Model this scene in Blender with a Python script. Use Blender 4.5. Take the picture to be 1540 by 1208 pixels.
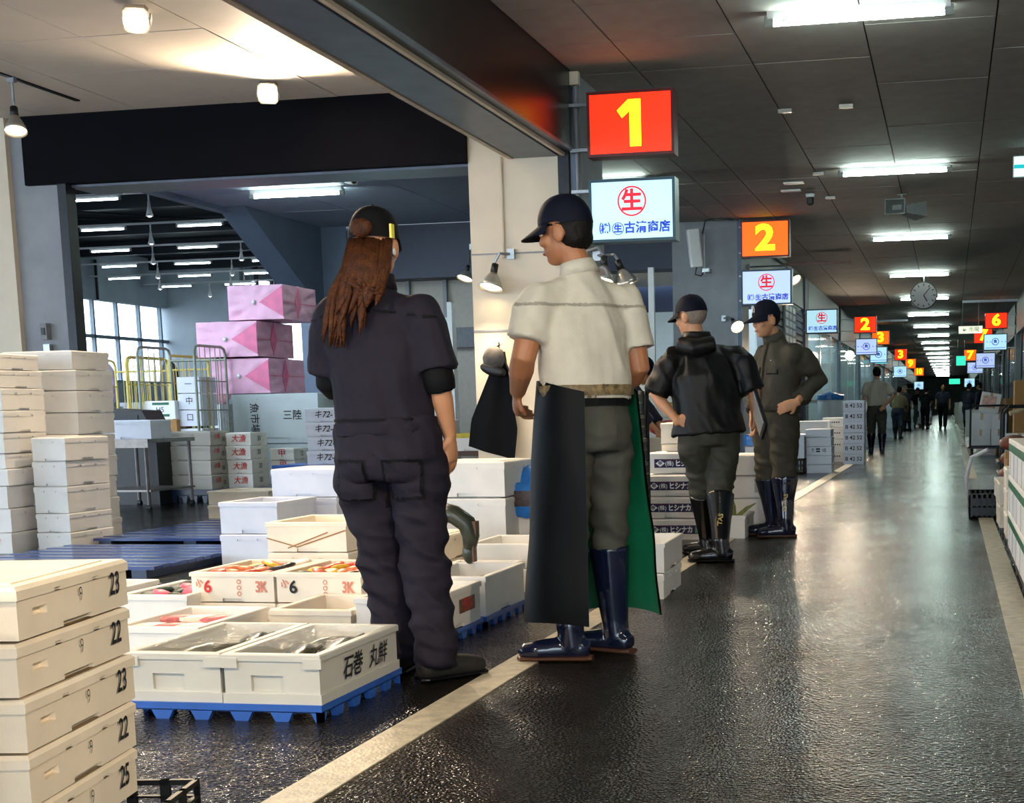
import bpy, bmesh, math, random
from mathutils import Vector, Matrix, noise
random.seed(7)
S = bpy.context.scene
for o in list(bpy.data.objects): bpy.data.objects.remove(o)
C = S.collection

# ---------------------------------------------------------------- camera
cam_d = bpy.data.cameras.new('camera'); cam = bpy.data.objects.new('camera', cam_d); C.objects.link(cam)
cam_d.sensor_fit = 'HORIZONTAL'; cam_d.sensor_width = 36
cam_d.lens = 50.26; cam_d.shift_x = -0.14935; cam_d.shift_y = 0.21169
cam_d.clip_start = .05; cam_d.clip_end = 500
cam.matrix_world = Matrix(((0.981004, -0.010657, 0.193692, 0), (0.193166, 0.145326, -0.970344, 0), (-0.017808, 0.989326, 0.144624, .96), (0, 0, 0, 1)))
S.camera = cam
# ---------------------------------------------------------------- world, exposure
W = bpy.data.worlds.new('daylight'); S.world = W; W.use_nodes = True
bg = W.node_tree.nodes['Background']; bg.inputs[0].default_value = (.72, .86, 1, 1); bg.inputs[1].default_value = 3.4
S.view_settings.view_transform = 'Standard'; S.view_settings.look = 'None'
S.view_settings.exposure = 1.2; S.view_settings.gamma = 1; S.view_settings.use_curve_mapping = False
TUBE = 40.0      # fluorescent tube emission
SPOT = 150.0     # stall lamp power, watts

# ---------------------------------------------------------------- materials
def lin(h):
    h = h.lstrip('#'); v = [int(h[i:i+2], 16)/255 for i in (0, 2, 4)]
    return tuple(c/12.92 if c < .04045 else ((c+.055)/1.055)**2.4 for c in v)
MATS = {}
def mat(name, col, rough=.6, metal=0, var=.12, scale=14, bump=0, bscale=60, coat=0, alpha=1, trans=0, spec=.5):
    if name in MATS: return MATS[name]
    m = bpy.data.materials.new(name); m.use_nodes = True; MATS[name] = m
    nt = m.node_tree; b = nt.nodes['Principled BSDF']; c = lin(col)
    tc = nt.nodes.new('ShaderNodeTexCoord'); n = nt.nodes.new('ShaderNodeTexNoise')
    n.inputs['Scale'].default_value = scale; n.inputs['Detail'].default_value = 4
    nt.links.new(tc.outputs['Object'], n.inputs['Vector'])
    r = nt.nodes.new('ShaderNodeValToRGB'); nt.links.new(n.outputs[0], r.inputs[0])
    r.color_ramp.elements[0].position = .3; r.color_ramp.elements[1].position = .7
    r.color_ramp.elements[0].color = tuple(x*(1-var) for x in c)+(1,)
    r.color_ramp.elements[1].color = tuple(min(1, x*(1+var)) for x in c)+(1,)
    nt.links.new(r.outputs[0], b.inputs['Base Color'])
    b.inputs['Roughness'].default_value = rough; b.inputs['Metallic'].default_value = metal
    b.inputs['Coat Weight'].default_value = coat; b.inputs['Specular IOR Level'].default_value = spec
    b.inputs['Transmission Weight'].default_value = trans; b.inputs['Alpha'].default_value = alpha
    if bump:
        n2 = nt.nodes.new('ShaderNodeTexNoise'); n2.inputs['Scale'].default_value = bscale; n2.inputs['Detail'].default_value = 3
        nt.links.new(tc.outputs['Object'], n2.inputs['Vector'])
        bp = nt.nodes.new('ShaderNodeBump'); bp.inputs['Strength'].default_value = bump; bp.inputs['Distance'].default_value = .01
        nt.links.new(n2.outputs[0], bp.inputs['Height']); nt.links.new(bp.outputs[0], b.inputs['Normal'])
    return m
def emit(name, col, strength):
    if name in MATS: return MATS[name]
    m = bpy.data.materials.new(name); m.use_nodes = True; MATS[name] = m
    b = m.node_tree.nodes['Principled BSDF']; c = lin(col)+(1,)
    b.inputs['Base Color'].default_value = c; b.inputs['Emission Color'].default_value = c; b.inputs['Emission Strength'].default_value = strength
    return m
foam = mat('foam white', '#e9e6e0', .55, var=.04, scale=9, bump=.06, bscale=180)
foam2 = mat('foam cream', '#efe3cf', .55, var=.05, scale=9, bump=.06, bscale=180)
foamb = mat('foam cool white', '#d6dbe8', .5, var=.04, scale=9, bump=.05, bscale=180)
foamg = mat('foam grey', '#b9b4ab', .6, var=.05, scale=8, bump=.05, bscale=160)
ink = mat('black ink', '#17151c', .7, var=.25, scale=30)
redink = mat('red ink', '#c8322b', .7, var=.2, scale=30)
pinkink = mat('faded red ink', '#d4836d', .7, var=.2, scale=30)
navyink = mat('dark blue print', '#1d1b4c', .6, var=.1)
white = mat('white plastic', '#e8e9ea', .4, var=.03)
plate = mat('lamp housing', '#8f8a82', .5)
black = mat('black plastic', '#101114', .45, var=.2, scale=20)
rubber = mat('navy rubber', '#10162c', .14, var=.15, scale=8, coat=.4)
rubberk = mat('black rubber', '#0b0c10', .25, var=.2, scale=8, coat=.3)
oliveboot = mat('olive rubber', '#3a3f33', .3, var=.12, scale=8)
steel = mat('galvanised steel', '#9aa0a4', .35, .8, var=.15, scale=20)
dsteel = mat('dark steel', '#2b2d31', .4, .6, var=.15, scale=20)
bluepl = mat('blue pallet plastic', '#2f5fb4', .35, var=.1, scale=9)
bluetarp = mat('blue plastic sheet', '#2f7fd6', .25, var=.15, scale=7, bump=.5, bscale=25)
navypl = mat('dark blue pallet plastic', '#223350', .3, var=.15, scale=9)
green = mat('green print', '#0d6246', .5, var=.1)
wood = mat('brown wood', '#5b3826', .5, var=.3, scale=7)
card = mat('cardboard', '#a27848', .75, var=.08, scale=12)
orange = mat('orange tag', '#e8641c', .4, var=.06)
yellowm = mat('yellow tag', '#f0e060', .5, var=.06)
skin = mat('skin', '#c08a66', .5, var=.08, scale=9)
skin2 = mat('tanned skin', '#a06a48', .5, var=.08, scale=9)

# ---------------------------------------------------------------- mesh builder
class MB:
    def __init__(s): s.v = []; s.f = []; s.mi = []
    def add(s, vs, fs, m=0):
        k = len(s.v); s.v += [tuple(v) for v in vs]; s.f += [tuple(i+k for i in f) for f in fs]; s.mi += [m]*len(fs); return s
    def box(s, x0, x1, y0, y1, z0, z1, m=0):
        return s.add([(x0,y0,z0),(x1,y0,z0),(x1,y1,z0),(x0,y1,z0),(x0,y0,z1),(x1,y0,z1),(x1,y1,z1),(x0,y1,z1)],
                     [(0,3,2,1),(4,5,6,7),(0,1,5,4),(1,2,6,5),(2,3,7,6),(3,0,4,7)], m)
    def rbox(s, x0, x1, y0, y1, z0, z1, b=.01, m=0):
        # box with chamfered vertical edges and chamfered top edge
        p = lambda i, z: [(x0+i,y0+b,z),(x0+b,y0+i,z),(x1-b,y0+i,z),(x1-i,y0+b,z),(x1-i,y1-b,z),(x1-b,y1-i,z),(x0+b,y1-i,z),(x0+i,y1-b,z)]
        b2 = b*.5; vs = p(0, z0)+p(0, z1-b2)
        vs += [(min(max(x, x0+b2), x1-b2), min(max(y, y0+b2), y1-b2), z1) for x, y, z in p(0, z1)]
        fs = [tuple(range(7, -1, -1)), tuple(range(16, 24))]
        for r in (0, 8):
            for i in range(8): j = (i+1) % 8; fs.append((r+i, r+j, r+8+j, r+8+i))
        return s.add(vs, fs, m)
    def prism(s, pts, y0, y1, axis='y', m=0):
        n = len(pts)
        mk = {'y': lambda a, b, t: (a, t, b), 'x': lambda a, b, t: (t, a, b), 'z': lambda a, b, t: (a, b, t)}[axis]
        vs = [mk(a, b, y0) for a, b in pts]+[mk(a, b, y1) for a, b in pts]
        fs = [tuple(range(n)), tuple(range(2*n-1, n-1, -1))]+[(i, n+i, n+(i+1) % n, (i+1) % n) for i in range(n)]
        return s.add(vs, fs, m)
    def tube(s, pts, r, n=8, m=0, cap=True):
        pts = [Vector(p) for p in pts]; rs = r if isinstance(r, (list, tuple)) else [r]*len(pts)
        vs = []; up = None
        for i, p in enumerate(pts):
            t = (pts[min(i+1, len(pts)-1)]-pts[max(i-1, 0)]).normalized()
            if up is None: up = Vector((0, 0, 1)) if abs(t.z) < .9 else Vector((1, 0, 0))
            a = t.cross(up).normalized(); b = a.cross(t).normalized(); up = b
            for k in range(n):
                w = 2*math.pi*k/n; vs.append(p+(a*math.cos(w)+b*math.sin(w))*rs[i])
        fs = []
        for i in range(len(pts)-1):
            for k in range(n): fs.append((i*n+k, i*n+(k+1) % n, (i+1)*n+(k+1) % n, (i+1)*n+k))
        if cap: fs += [tuple(range(n-1, -1, -1)), tuple(range((len(pts)-1)*n, len(pts)*n))]
        return s.add(vs, fs, m)
    def lathe(s, prof, n=16, c=(0, 0, 0), axis='z', m=0):
        vs = []
        for r, z in prof:
            for k in range(n):
                w = 2*math.pi*k/n; x, y = r*math.cos(w), r*math.sin(w)
                vs.append({'z': (c[0]+x, c[1]+y, c[2]+z), 'y': (c[0]+x, c[1]+z, c[2]+y), 'x': (c[0]+z, c[1]+x, c[2]+y)}[axis])
        fs = []
        for i in range(len(prof)-1):
            for k in range(n): fs.append((i*n+k, i*n+(k+1) % n, (i+1)*n+(k+1) % n, (i+1)*n+k))
        if prof[0][0] > 1e-4: fs.append(tuple(range(n-1, -1, -1)))
        if prof[-1][0] > 1e-4: fs.append(tuple(range((len(prof)-1)*n, len(prof)*n)))
        return s.add(vs, fs, m)
    def ball(s, c, r, n=12, k=8, m=0):
        r = r if isinstance(r, (tuple, list)) else (r, r, r); vs = []; fs = []
        for i in range(k+1):
            a = math.pi*i/k
            for j in range(n):
                w = 2*math.pi*j/n; vs.append((c[0]+r[0]*math.sin(a)*math.cos(w), c[1]+r[1]*math.sin(a)*math.sin(w), c[2]+r[2]*math.cos(a)))
        for i in range(k):
            for j in range(n): fs.append((i*n+j, (i+1)*n+j, (i+1)*n+(j+1) % n, i*n+(j+1) % n))
        return s.add(vs, fs, m)
    def slices(s, sl, n=20, m=0):
        # horizontal ellipses: (cx, cy, cz, rx, ry[, rotz])
        vs = []; fs = []
        for q in sl:
            cx, cy, cz, rx, ry = q[:5]; rz = q[5] if len(q) > 5 else 0
            for k in range(n):
                w = 2*math.pi*k/n; x, y = rx*math.cos(w), ry*math.sin(w)
                vs.append((cx+x*math.cos(rz)-y*math.sin(rz), cy+x*math.sin(rz)+y*math.cos(rz), cz))
        for i in range(len(sl)-1):
            for k in range(n): fs.append((i*n+k, i*n+(k+1) % n, (i+1)*n+(k+1) % n, (i+1)*n+k))
        fs += [tuple(range(n-1, -1, -1)), tuple(range((len(sl)-1)*n, len(sl)*n))]
        return s.add(vs, fs, m)
    def mesh(s, name, mats, smooth=False):
        me = bpy.data.meshes.new(name); me.from_pydata(s.v, [], s.f)
        for m in (mats if isinstance(mats, (list, tuple)) else [mats]): me.materials.append(m)
        me.polygons.foreach_set('material_index', s.mi)
        bm = bmesh.new(); bm.from_mesh(me); bmesh.ops.recalc_face_normals(bm, faces=bm.faces); bm.to_mesh(me); bm.free()
        if smooth: me.polygons.foreach_set('use_smooth', [True]*len(me.polygons))
        me.update(); return me
    def build(s, name, mats, parent=None, loc=(0, 0, 0), rot=(0, 0, 0), smooth=False):
        return obj(name, s.mesh(name, mats, smooth), parent, loc, rot)
def obj(name, me, parent=None, loc=(0, 0, 0), rot=(0, 0, 0)):
    o = bpy.data.objects.new(name, me); C.objects.link(o); o.parent = parent; o.location = loc; o.rotation_euler = rot
    return o
def tag(o, label, cat, group=None, kind=None):
    if label: o['label'] = label
    if cat: o['category'] = cat
    if group: o['group'] = group
    if kind: o['kind'] = kind
    return o
def thing(name, label, cat, loc=(0, 0, 0), rz=0, group=None):
    o = bpy.data.objects.new(name, None); C.objects.link(o); o.empty_display_size = .1
    o.location = loc; o.rotation_euler = (0, 0, rz); return tag(o, label, cat, group)
def struct(o): o['kind'] = 'structure'; return o
R = math.radians
TXT = {}
def text_mesh(t, size, m, bold=0, shear=0, sp=1, ex=0):
    k = (t, size, m.name, bold, shear, sp, ex)
    if k in TXT: return TXT[k]
    cu = bpy.data.curves.new('lettering', 'FONT'); cu.body = t; cu.size = size; cu.align_x = 'CENTER'; cu.align_y = 'CENTER'
    cu.offset = bold; cu.shear = shear; cu.space_character = sp; cu.resolution_u = 3; cu.extrude = ex
    o = bpy.data.objects.new('lettering', cu); C.objects.link(o)
    dg = bpy.context.evaluated_depsgraph_get()
    me = bpy.data.meshes.new_from_object(o.evaluated_get(dg), depsgraph=dg)
    bpy.data.objects.remove(o); me.name = 'lettering'; me.materials.clear(); me.materials.append(m); TXT[k] = me
    return me
FACE = {'front': (R(90), 0, 0), 'right': (R(90), 0, R(90)), 'left': (R(90), 0, R(-90)), 'back': (R(90), 0, R(180)), 'top': (0, 0, 0)}
def letter(t, parent, face, pos, size, m=ink, bold=0, shear=0, sp=1, tilt=0, name='lettering', sx=1):
    me = text_mesh(t, size, m, bold, shear, sp)
    o = obj(name, me, parent, pos, FACE[face])
    if tilt: o.rotation_euler = (Matrix.Rotation(0, 3, 'X') @ o.rotation_euler.to_matrix() @ Matrix.Rotation(tilt, 3, 'Z')).to_euler()
    if sx != 1: o.scale = (sx, 1, 1)
    return o
def ring(parent, face, pos, r, w, m, n=24, name='ring'):
    vs = []; fs = []
    for k in range(n):
        a = 2*math.pi*k/n; vs += [(r*math.cos(a), r*math.sin(a), 0), ((r-w)*math.cos(a), (r-w)*math.sin(a), 0)]
    for k in range(n): j = (k+1) % n; fs.append((2*k, 2*j, 2*j+1, 2*k+1))
    me = bpy.data.meshes.new(name); me.from_pydata(vs, [], fs); me.materials.append(m)
    return obj(name, me, parent, pos, FACE[face])
ORD = ['topmost', 'second from top', 'third from top', 'fourth from top', 'fifth from top', 'sixth from top', 'seventh from top', 'eighth from top', 'ninth from top', 'tenth from top', 'eleventh from top', 'twelfth from top']
# ================================================================ STRUCTURE
def floor_mat():
    m = bpy.data.materials.new('wet asphalt'); m.use_nodes = True; nt = m.node_tree; b = nt.nodes['Principled BSDF']; L = nt.links.new
    tc = nt.nodes.new('ShaderNodeTexCoord')
    def nz(scale, detail=4, rough=.6, sy=1):
        mp = nt.nodes.new('ShaderNodeMapping'); mp.inputs['Scale'].default_value = (1, sy, 1); L(tc.outputs['Object'], mp.inputs[0])
        n = nt.nodes.new('ShaderNodeTexNoise'); n.inputs['Scale'].default_value = scale; n.inputs['Detail'].default_value = detail
        n.inputs['Roughness'].default_value = rough; L(mp.outputs[0], n.inputs['Vector']); return n
    def ramp(src, a, b_, c0, c1):
        r = nt.nodes.new('ShaderNodeValToRGB'); L(src, r.inputs[0]); e = r.color_ramp.elements
        e[0].position, e[1].position = a, b_; e[0].color, e[1].color = c0, c1; return r
    big = nz(1.1, 5, .65, .55); puddle = ramp(big.outputs[0], .38, .68, (0, 0, 0, 1), (1, 1, 1, 1))
    fine = nz(70, 3)
    col = ramp(fine.outputs[0], .3, .75, (.004, .0036, .0033, 1), (.017, .0155, .014, 1)); L(col.outputs[0], b.inputs['Base Color'])
    rg = nt.nodes.new('ShaderNodeMapRange'); L(puddle.outputs[0], rg.inputs[0]); rg.inputs[3].default_value = .19; rg.inputs[4].default_value = .10
    L(rg.outputs[0], b.inputs['Roughness'])
    vo = nt.nodes.new('ShaderNodeTexVoronoi'); vo.inputs['Scale'].default_value = 85; L(tc.outputs['Object'], vo.inputs['Vector'])
    st = nt.nodes.new('ShaderNodeMapRange'); L(puddle.outputs[0], st.inputs[0]); st.inputs[3].default_value = 1.0; st.inputs[4].default_value = .5
    b1 = nt.nodes.new('ShaderNodeBump'); L(st.outputs[0], b1.inputs['Strength']); b1.inputs['Distance'].default_value = .006; L(vo.outputs['Distance'], b1.inputs['Height'])
    lo = nz(9, 3); b2 = nt.nodes.new('ShaderNodeBump'); b2.inputs['Strength'].default_value = .06; b2.inputs['Distance'].default_value = .02
    L(lo.outputs[0], b2.inputs['Height']); L(b1.outputs[0], b2.inputs['Normal']); L(b2.outputs[0], b.inputs['Normal'])
    wet = nz(2.6, 6, .7, .5); wr = ramp(wet.outputs[0], .35, .68, (.06, .06, .06, 1), (.40, .40, .40, 1)); L(wr.outputs[0], b.inputs['Specular IOR Level'])
    return m
struct(MB().box(-46, 5, -9, 150, -.2, 0).build('floor', floor_mat()))
paint = mat('worn road paint', '#b9b09c', .45, var=.25, scale=18, bump=.3, bscale=90)
def line(n, x0, x1, y0, y1):
    struct(MB().box(x0, x1, y0, y1, 0, .004).build('trim_%d' % n, paint))
line(1, -1.68, -1.55, -4, 24); line(2, .25, .37, -4, 16.5); line(3, .25, .37, 19, 33); line(4, .25, .37, 36, 60)
for i in range(6): line(5+i, .25, .37, 64+12*i, 72+12*i)

tilem = mat('ceiling tile grey', '#9c9690', .75, var=.10, scale=5)
tilew = mat('ceiling tile white', '#e6ddd2', .7, var=.03, scale=4)
darkgap = mat('ceiling joint dark', '#14120f', .9)
navybeam = mat('beam paint dark navy', '#0b0c12', .3, var=.15, scale=5, spec=.35)
soffit = mat('beam soffit grey blue', '#5b6270', .4, .3, var=.2, scale=5)
cream = mat('cream paint', '#d8ccb6', .55, var=.05, scale=4)
conc = mat('painted concrete grey', '#8c9096', .6, var=.10, scale=5, bump=.1, bscale=20)
conc2 = mat('hall concrete', '#9aa5ae', .7, var=.08, scale=1.5)
bluesteel = mat('blue grey steel', '#5d6b80', .5, .2, var=.1, scale=3)
wallw = mat('white partition', '#dfeaea', .45, var=.03, scale=3)
glass = mat('window glass', '#bfe4e4', .05, alpha=.12, spec=.5)
# corridor ceiling: slab with tiles as separate pieces
X0, X1 = -2.96, 1.7
ceil = struct(MB().box(-2.97, 1.9, -8, 150, 3.628, 3.75).box(-5.2, -2.97, 12.3, 20.8, 3.628, 3.75).build('ceiling', darkgap))
tcache = {}
def tile(parent, x0, x1, y0, y1, z, m, g=.011, name='tile'):
    k = (round(x1-x0, 3), round(y1-y0, 3), m.name)
    if k not in tcache:
        w, d = x1-x0-g, y1-y0-g; tcache[k] = MB().box(-w/2, w/2, -d/2, d/2, 0, .02).mesh(name, m)
    return obj(name, tcache[k], parent, ((x0+x1)/2, (y0+y1)/2, z+random.uniform(-.002, .002)))
xs = [-2.96, -2.44, -1.53, -.62, .29, 1.2, 1.7]
ys = [10.62+.957*k for k in range(-3, 18)]
for j in range(20):
    for i in range(6): tile(ceil, xs[i], xs[i+1], ys[j], ys[j+1], 3.61, tilem)
    if 12.3 < ys[j] < 20.3:
        for a, b_ in ((-3.35, -2.96), (-4.26, -3.35), (-5.17, -4.26)): tile(ceil, a, b_, ys[j], ys[j+1], 3.61, tilem)
mb = MB()
for j in range(45):
    y = ys[-1]+.957*j
    for i in range(6): mb.box(xs[i]+.006, xs[i+1]-.006, y+.006, y+.951, 3.61, 3.63)
mb.box(-2.96, 1.7, ys[-1]+.957*45, 150, 3.61, 3.63); mb.box(-2.96, 1.7, -8, ys[0], 3.61, 3.63)
o = mb.build('far_tiles', tilem, ceil); o['kind'] = 'stuff'
# bay ceiling
bay = struct(MB().box(-16, -3.5, -8, 11.5, 3.56, 3.7).build('ceiling_stall', mat('stall joint', '#5a5048', .9)))
bx = [-9.43, -8.53, -7.63, -6.73, -5.83, -4.93, -4.03, -3.5]; by = [5.44, 6.395, 7.35, 8.305, 9.26, 10.215, 11.17, 11.5]
for i in range(7):
    for j in range(7): tile(bay, bx[i], bx[i+1], by[j], by[j+1], 3.54, tilew, .008)
mb = MB().box(-16, -3.5, -8, 5.44, 3.54, 3.56).box(-16, -9.43, 5.44, 11.5, 3.54, 3.56); mb.build('ceiling_panel', tilew, bay)
# longitudinal beam over the stall opening
beam = struct(MB().box(-3.5, -2.96, -8, 11.5, 3.0, 3.75).build('wall_beam', navybeam))
MB().box(-3.46, -3.10, -8, 11.5, 2.985, 3.0).build('soffit_panel', soffit, beam)
MB().box(-3.06, -3.03, -8, 11.5, 2.975, 3.0).build('guide_rail', cream, beam)
MB().box(-3.515, -3.475, -8, 11.5, 2.98, 3.03).build('edge_strip', mat('pale trim', '#b8a994', .5), beam)
MB().box(-2.965, -2.945, -8, 11.5, 2.99, 3.015).build('edge_strip', soffit, beam)
# cross beam behind the stall
cb = struct(MB().box(-7.85, -3.86, 11.45, 12.0, 2.97, 3.75).build('wall_cross_beam', mat('matt black beam', '#0a0a10', .7, var=.2, scale=4, spec=.08)))
MB().box(-7.5, -3.86, 11.55, 11.98, 2.95, 2.97).build('soffit_panel', soffit, cb)
# near columns
col = struct(MB().box(-3.86, -2.99, 11.5, 12.3, 0, 3.75).build('wall_column', cream))
MB().box(-2.99, -2.93, 11.56, 12.3, 0, 3.65).build('cladding', conc, col)
MB().box(-3.09, -3.0, 11.44, 11.5, 0, 3.0).build('shutter_guide', dsteel, col)
MB().box(-2.99, -2.955, 11.47, 11.56, 0, 3.63).build('corner_angle', bluesteel, col)
for z in (1.62, 2.235): MB().box(-3.862, -3.09, 11.494, 11.5, z, z+.012).build('joint', conc, col)
MB().tube([(-3.58, 11.48, 3.0), (-3.58, 11.48, 2.2)], .014).build('conduit', cream, col)
MB().tube([(-2.93, 11.44, 3.55), (-2.93, 11.44, 0.2)], .013).build('conduit', conc, col)
MB().box(-2.97, -2.89, 11.38, 11.44, 3.5, 3.6).build('junction_box', cream, col)
lcol = struct(MB().box(-8.8, -7.55, 11.5, 11.72, 0, 3.75).build('wall_column_stall', conc))
MB().box(-8.8, -8.0, 11.44, 11.5, 0, 3.54).build('cladding', cream, lcol)
MB().box(-7.55, -7.47, 11.46, 11.6, 0, 3.0).build('shutter_guide', dsteel, lcol)
sw = MB().box(-7.80, -7.74, 11.43, 11.5, 1.66, 1.80).build('switch_box', mat('grey plastic', '#77787a', .5), lcol)
MB().box(-7.785, -7.755, 11.42, 11.43, 1.70, 1.76).build('switch', black, sw)
MB().box(-7.79, -7.73, 11.44, 11.5, 1.52, 1.62).build('socket_box', steel, lcol)
# further columns along the aisle, left and right
for k in range(1, 9):
    y = 11.5+9.3*k
    c = struct(MB().box(-3.95, -2.96, y, y+.85, 0, 3.65).build('wall_column', conc)); MB().box(-3.0, -2.94, y-.02, y+.06, 0, 3.6).build('corner_angle', bluesteel, c)
    if k >= 2:
        c = struct(MB().box(1.7, 2.5, y, y+.85, 0, 3.65).build('wall_column', conc))
# stall cross beams further back
for k in (1, 2): struct(MB().box(-9.4, -3.95, 11.5+9.3*k, 12.0+9.3*k, 2.97, 3.75).build('wall_cross_beam', mat('navy beam', '#1a2742', .5, var=.1)))
# ceiling over the passage behind the stall
z2 = struct(MB().box(-9.6, -3.9, 12.0, 20.8, 3.78, 3.9).build('ceiling_passage', mat('passage joint', '#20242c', .9)))
pt = mat('passage tile', '#93a0b5', .7, var=.06, scale=4)
for i in range(4):
    for j in range(5): tile(z2, -9.6+1.42*i, -9.6+1.42*(i+1), 12.05+1.75*j, 12.05+1.75*(j+1), 3.76, pt)
struct(MB().box(-9.75, -9.6, 12, 21.2, 3.70, 4.1).build('trim_91', bluesteel))
# knee brace and column at the passage corner
struct(MB().prism([(18.3, 3.76), (20.9, 3.76), (20.9, 2.45), (20.75, 2.45)], -9.7, -9.3, 'x').build('wall_brace', bluesteel))
struct(MB().box(-9.7, -8.9, 20.7, 21.4, 0, 3.76).build('wall_column', bluesteel))
# partitions behind
p = struct(MB().box(-8.9, -6.9, 21.3, 21.4, 0, 2.97).build('wall_partition', mat('beige partition', '#a9a49a', .6, var=.05)))
for x in (-8.2, -7.6, -7.0): MB().box(x, x+.06, 21.22, 21.3, 0, 2.97).build('post', conc, p)
MB().box(-7.75, -6.95, 21.15, 21.3, 1.95, 2.25).build('board', mat('grey board', '#6a6f76', .6), p)
struct(MB().box(-6.9, -3.95, 29.9, 30.0, 0, 2.97).build('wall_white', wallw))
struct(MB().box(-8.9, -6.85, 29.9, 30.0, 0, 2.97).build('wall_white', wallw))
o = struct(MB().box(-7.4, -6.0, 17.0, 17.06, 0, 2.12).build('wall_screen', mat('pale cyan screen', '#cfe6e2', .4, var=.03)))
MB().box(-6.03, -5.97, 16.96, 17.1, 0, 2.3).build('post', white, o)
o = struct(MB().box(-4.25, -4.17, 20.5, 20.58, 0, 2.97).build('trim_92', white))
struct(MB().box(-9, -3.95, 21.3, 29.9, 3.5, 3.6).build('ceiling_back_stall', tilew))
# right wall: fascia, posts, panes
wr = struct(MB().box(1.7, 2.0, -8, 150, 2.75, 3.7).build('wall_right', mat('grey fascia', '#7f8b95', .5, var=.08)))
MB().box(1.75, 1.95, -8, 150, 0, .35).build('kerb', conc, wr)
for k in range(24):
    y = -6+3.9*k
    MB().box(1.72, 1.76, y, y+.1, .35, 2.75).build('post', dsteel if k % 4 else conc, wr)
    if y > 25: MB().box(1.78, 1.79, y+.1, y+3.9, .35, 2.75).build('pane', glass, wr)
    MB().box(1.74, 1.76, y+.1, y+3.9, 1.5, 1.56).build('rail', dsteel, wr)
struct(MB().box(4.6, 4.7, -8, 150, 0, 3.7).build('wall_right_back', mat('shop back wall', '#8fa3a6', .6, var=.1, scale=1)))
struct(MB().box(2.0, 4.7, -8, 150, 3.6, 3.75).build('ceiling_right_shop', conc))
# left aisle wall beyond the second column: fascia, shopfront posts and panes
wl = struct(MB().box(-3.2, -2.96, 31.0, 150, 2.72, 3.7).build('wall_left', mat('slate fascia', '#5f6f7c', .45, var=.1)))
struct(MB().box(-3.15, -2.97, 21.65, 31.0, 2.95, 3.7).build('wall_left_fascia', mat('dark slate fascia', '#39444e', .45, var=.1)))
for k in range(24):
    y = 31.0+3.1*k
    MB().box(-3.0, -2.98, y, y+.09, 0, 2.72).build('post', steel, wl)
    MB().box(-3.02, -3.01, y+.09, y+3.1, .1, 2.72).build('pane', glass, wl)
    MB().box(-3.0, -2.98, y+.09, y+3.1, 1.05, 1.1).build('rail', steel, wl)
struct(MB().box(-6.2, -6.1, 30.6, 150, 0, 3.7).build('wall_left_back', mat('shop inner wall', '#cfe2e2', .5, var=.08, scale=1)))
struct(MB().box(-6.2, -3.2, 30.6, 150, 3.4, 3.5).build('ceiling_left_shop', white))
dw = mat('dark shutter', '#3d3b3a', .5, var=.2, scale=4)
sh = struct(MB().box(-3.1, -3.0, 25.5, 30.0, 0, 2.95).build('wall_shutter', dw))
for k in range(22): MB().box(-3.0, -2.975, 25.5, 30.0, .1+k*.128, .19+k*.128).build('slat', dw, sh)
struct(MB().box(-9, 5, 149.6, 150, 0, 3.7).build('wall_end', mat('end wall', '#6d7a76', .7, var=.2, scale=1)))
# ---------------------------------------------------------------- hall
roofd = mat('dark hall roof', '#0d1016', .8, var=.2, scale=1)
rf = struct(MB().box(-30.3, -9.75, 12, 75, 7.0, 7.2).build('ceiling_hall', roofd))
for k in range(10): MB().box(-30, -9.8, 16+5*k, 16.25+5*k, 6.55, 7.0).build('joist', mat('roof joist', '#1a2029', .6), rf)
MB().tube([(-26, 32, 6.4), (-17, 42, 6.5)], .04).build('cable', dsteel, rf); MB().tube([(-26, 33, 6.3), (-16, 43, 6.4)], .04).build('cable', dsteel, rf)
struct(MB().box(-9.75, -9.65, 12, 75, 3.76, 7.2).build('wall_upper', roofd))
# window wall along the far side of the hall
hw = struct(MB().box(-30.3, -30, 20, 52.2, 0, 2.28).build('wall_hall', conc2))
MB().box(-30.3, -30, 20, 52.2, 5.2, 7).build('lintel', conc2, hw)
MB().box(-29.97, -29.9, 47.35, 47.42, 5.2, 6.6).build('joint', dsteel, hw)
ms = mat('mullion grey', '#7d8b98', .5)
wn = struct(MB().box(-30.2, -30.05, 20, 52.2, 2.28, 2.38).build('window_1', ms))
MB().box(-30.2, -30.05, 20, 52.2, 3.86, 3.98).build('rail', ms, wn)
for k in range(18):
    y = 51.9-1.5*k-.2; MB().box(-30.2, -30.05, y, y+.1, 2.38, 5.2).build('mullion', ms, wn); MB().box(-30.14, -30.12, y-1.4, y, 2.38, 5.2).build('pane', glass, wn)
c = struct(MB().box(-30.3, -26.9, 52.2, 53.2, 0, 7).build('wall_hall_pillar', conc2))
for k, x in enumerate((-26.8, -26.3, -25.6)): MB().tube([(x, 52.4, 0), (x, 52.4, 6.9)], .09).build('pipe', dsteel if k else steel, c)
bw = struct(MB().box(-30, -9, 74.6, 75, 4.4, 7.2).build('wall_hall_back', conc2)); MB().box(-30, -9, 74.6, 75, 0, 1.1).build('dado', conc2, bw)
for k in range(6): MB().box(-29+4*k, -28.7+4*k, 74.5, 75, 0, 4.5).build('post', conc2, bw)
struct(MB().box(-46, -45.7, -9, 20, 0, 7).build('wall_far_left', conc2))
struct(MB().box(-30.3, -16, 20, 20.2, 0, 7.1).build('wall_hall_near', conc2))
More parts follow.
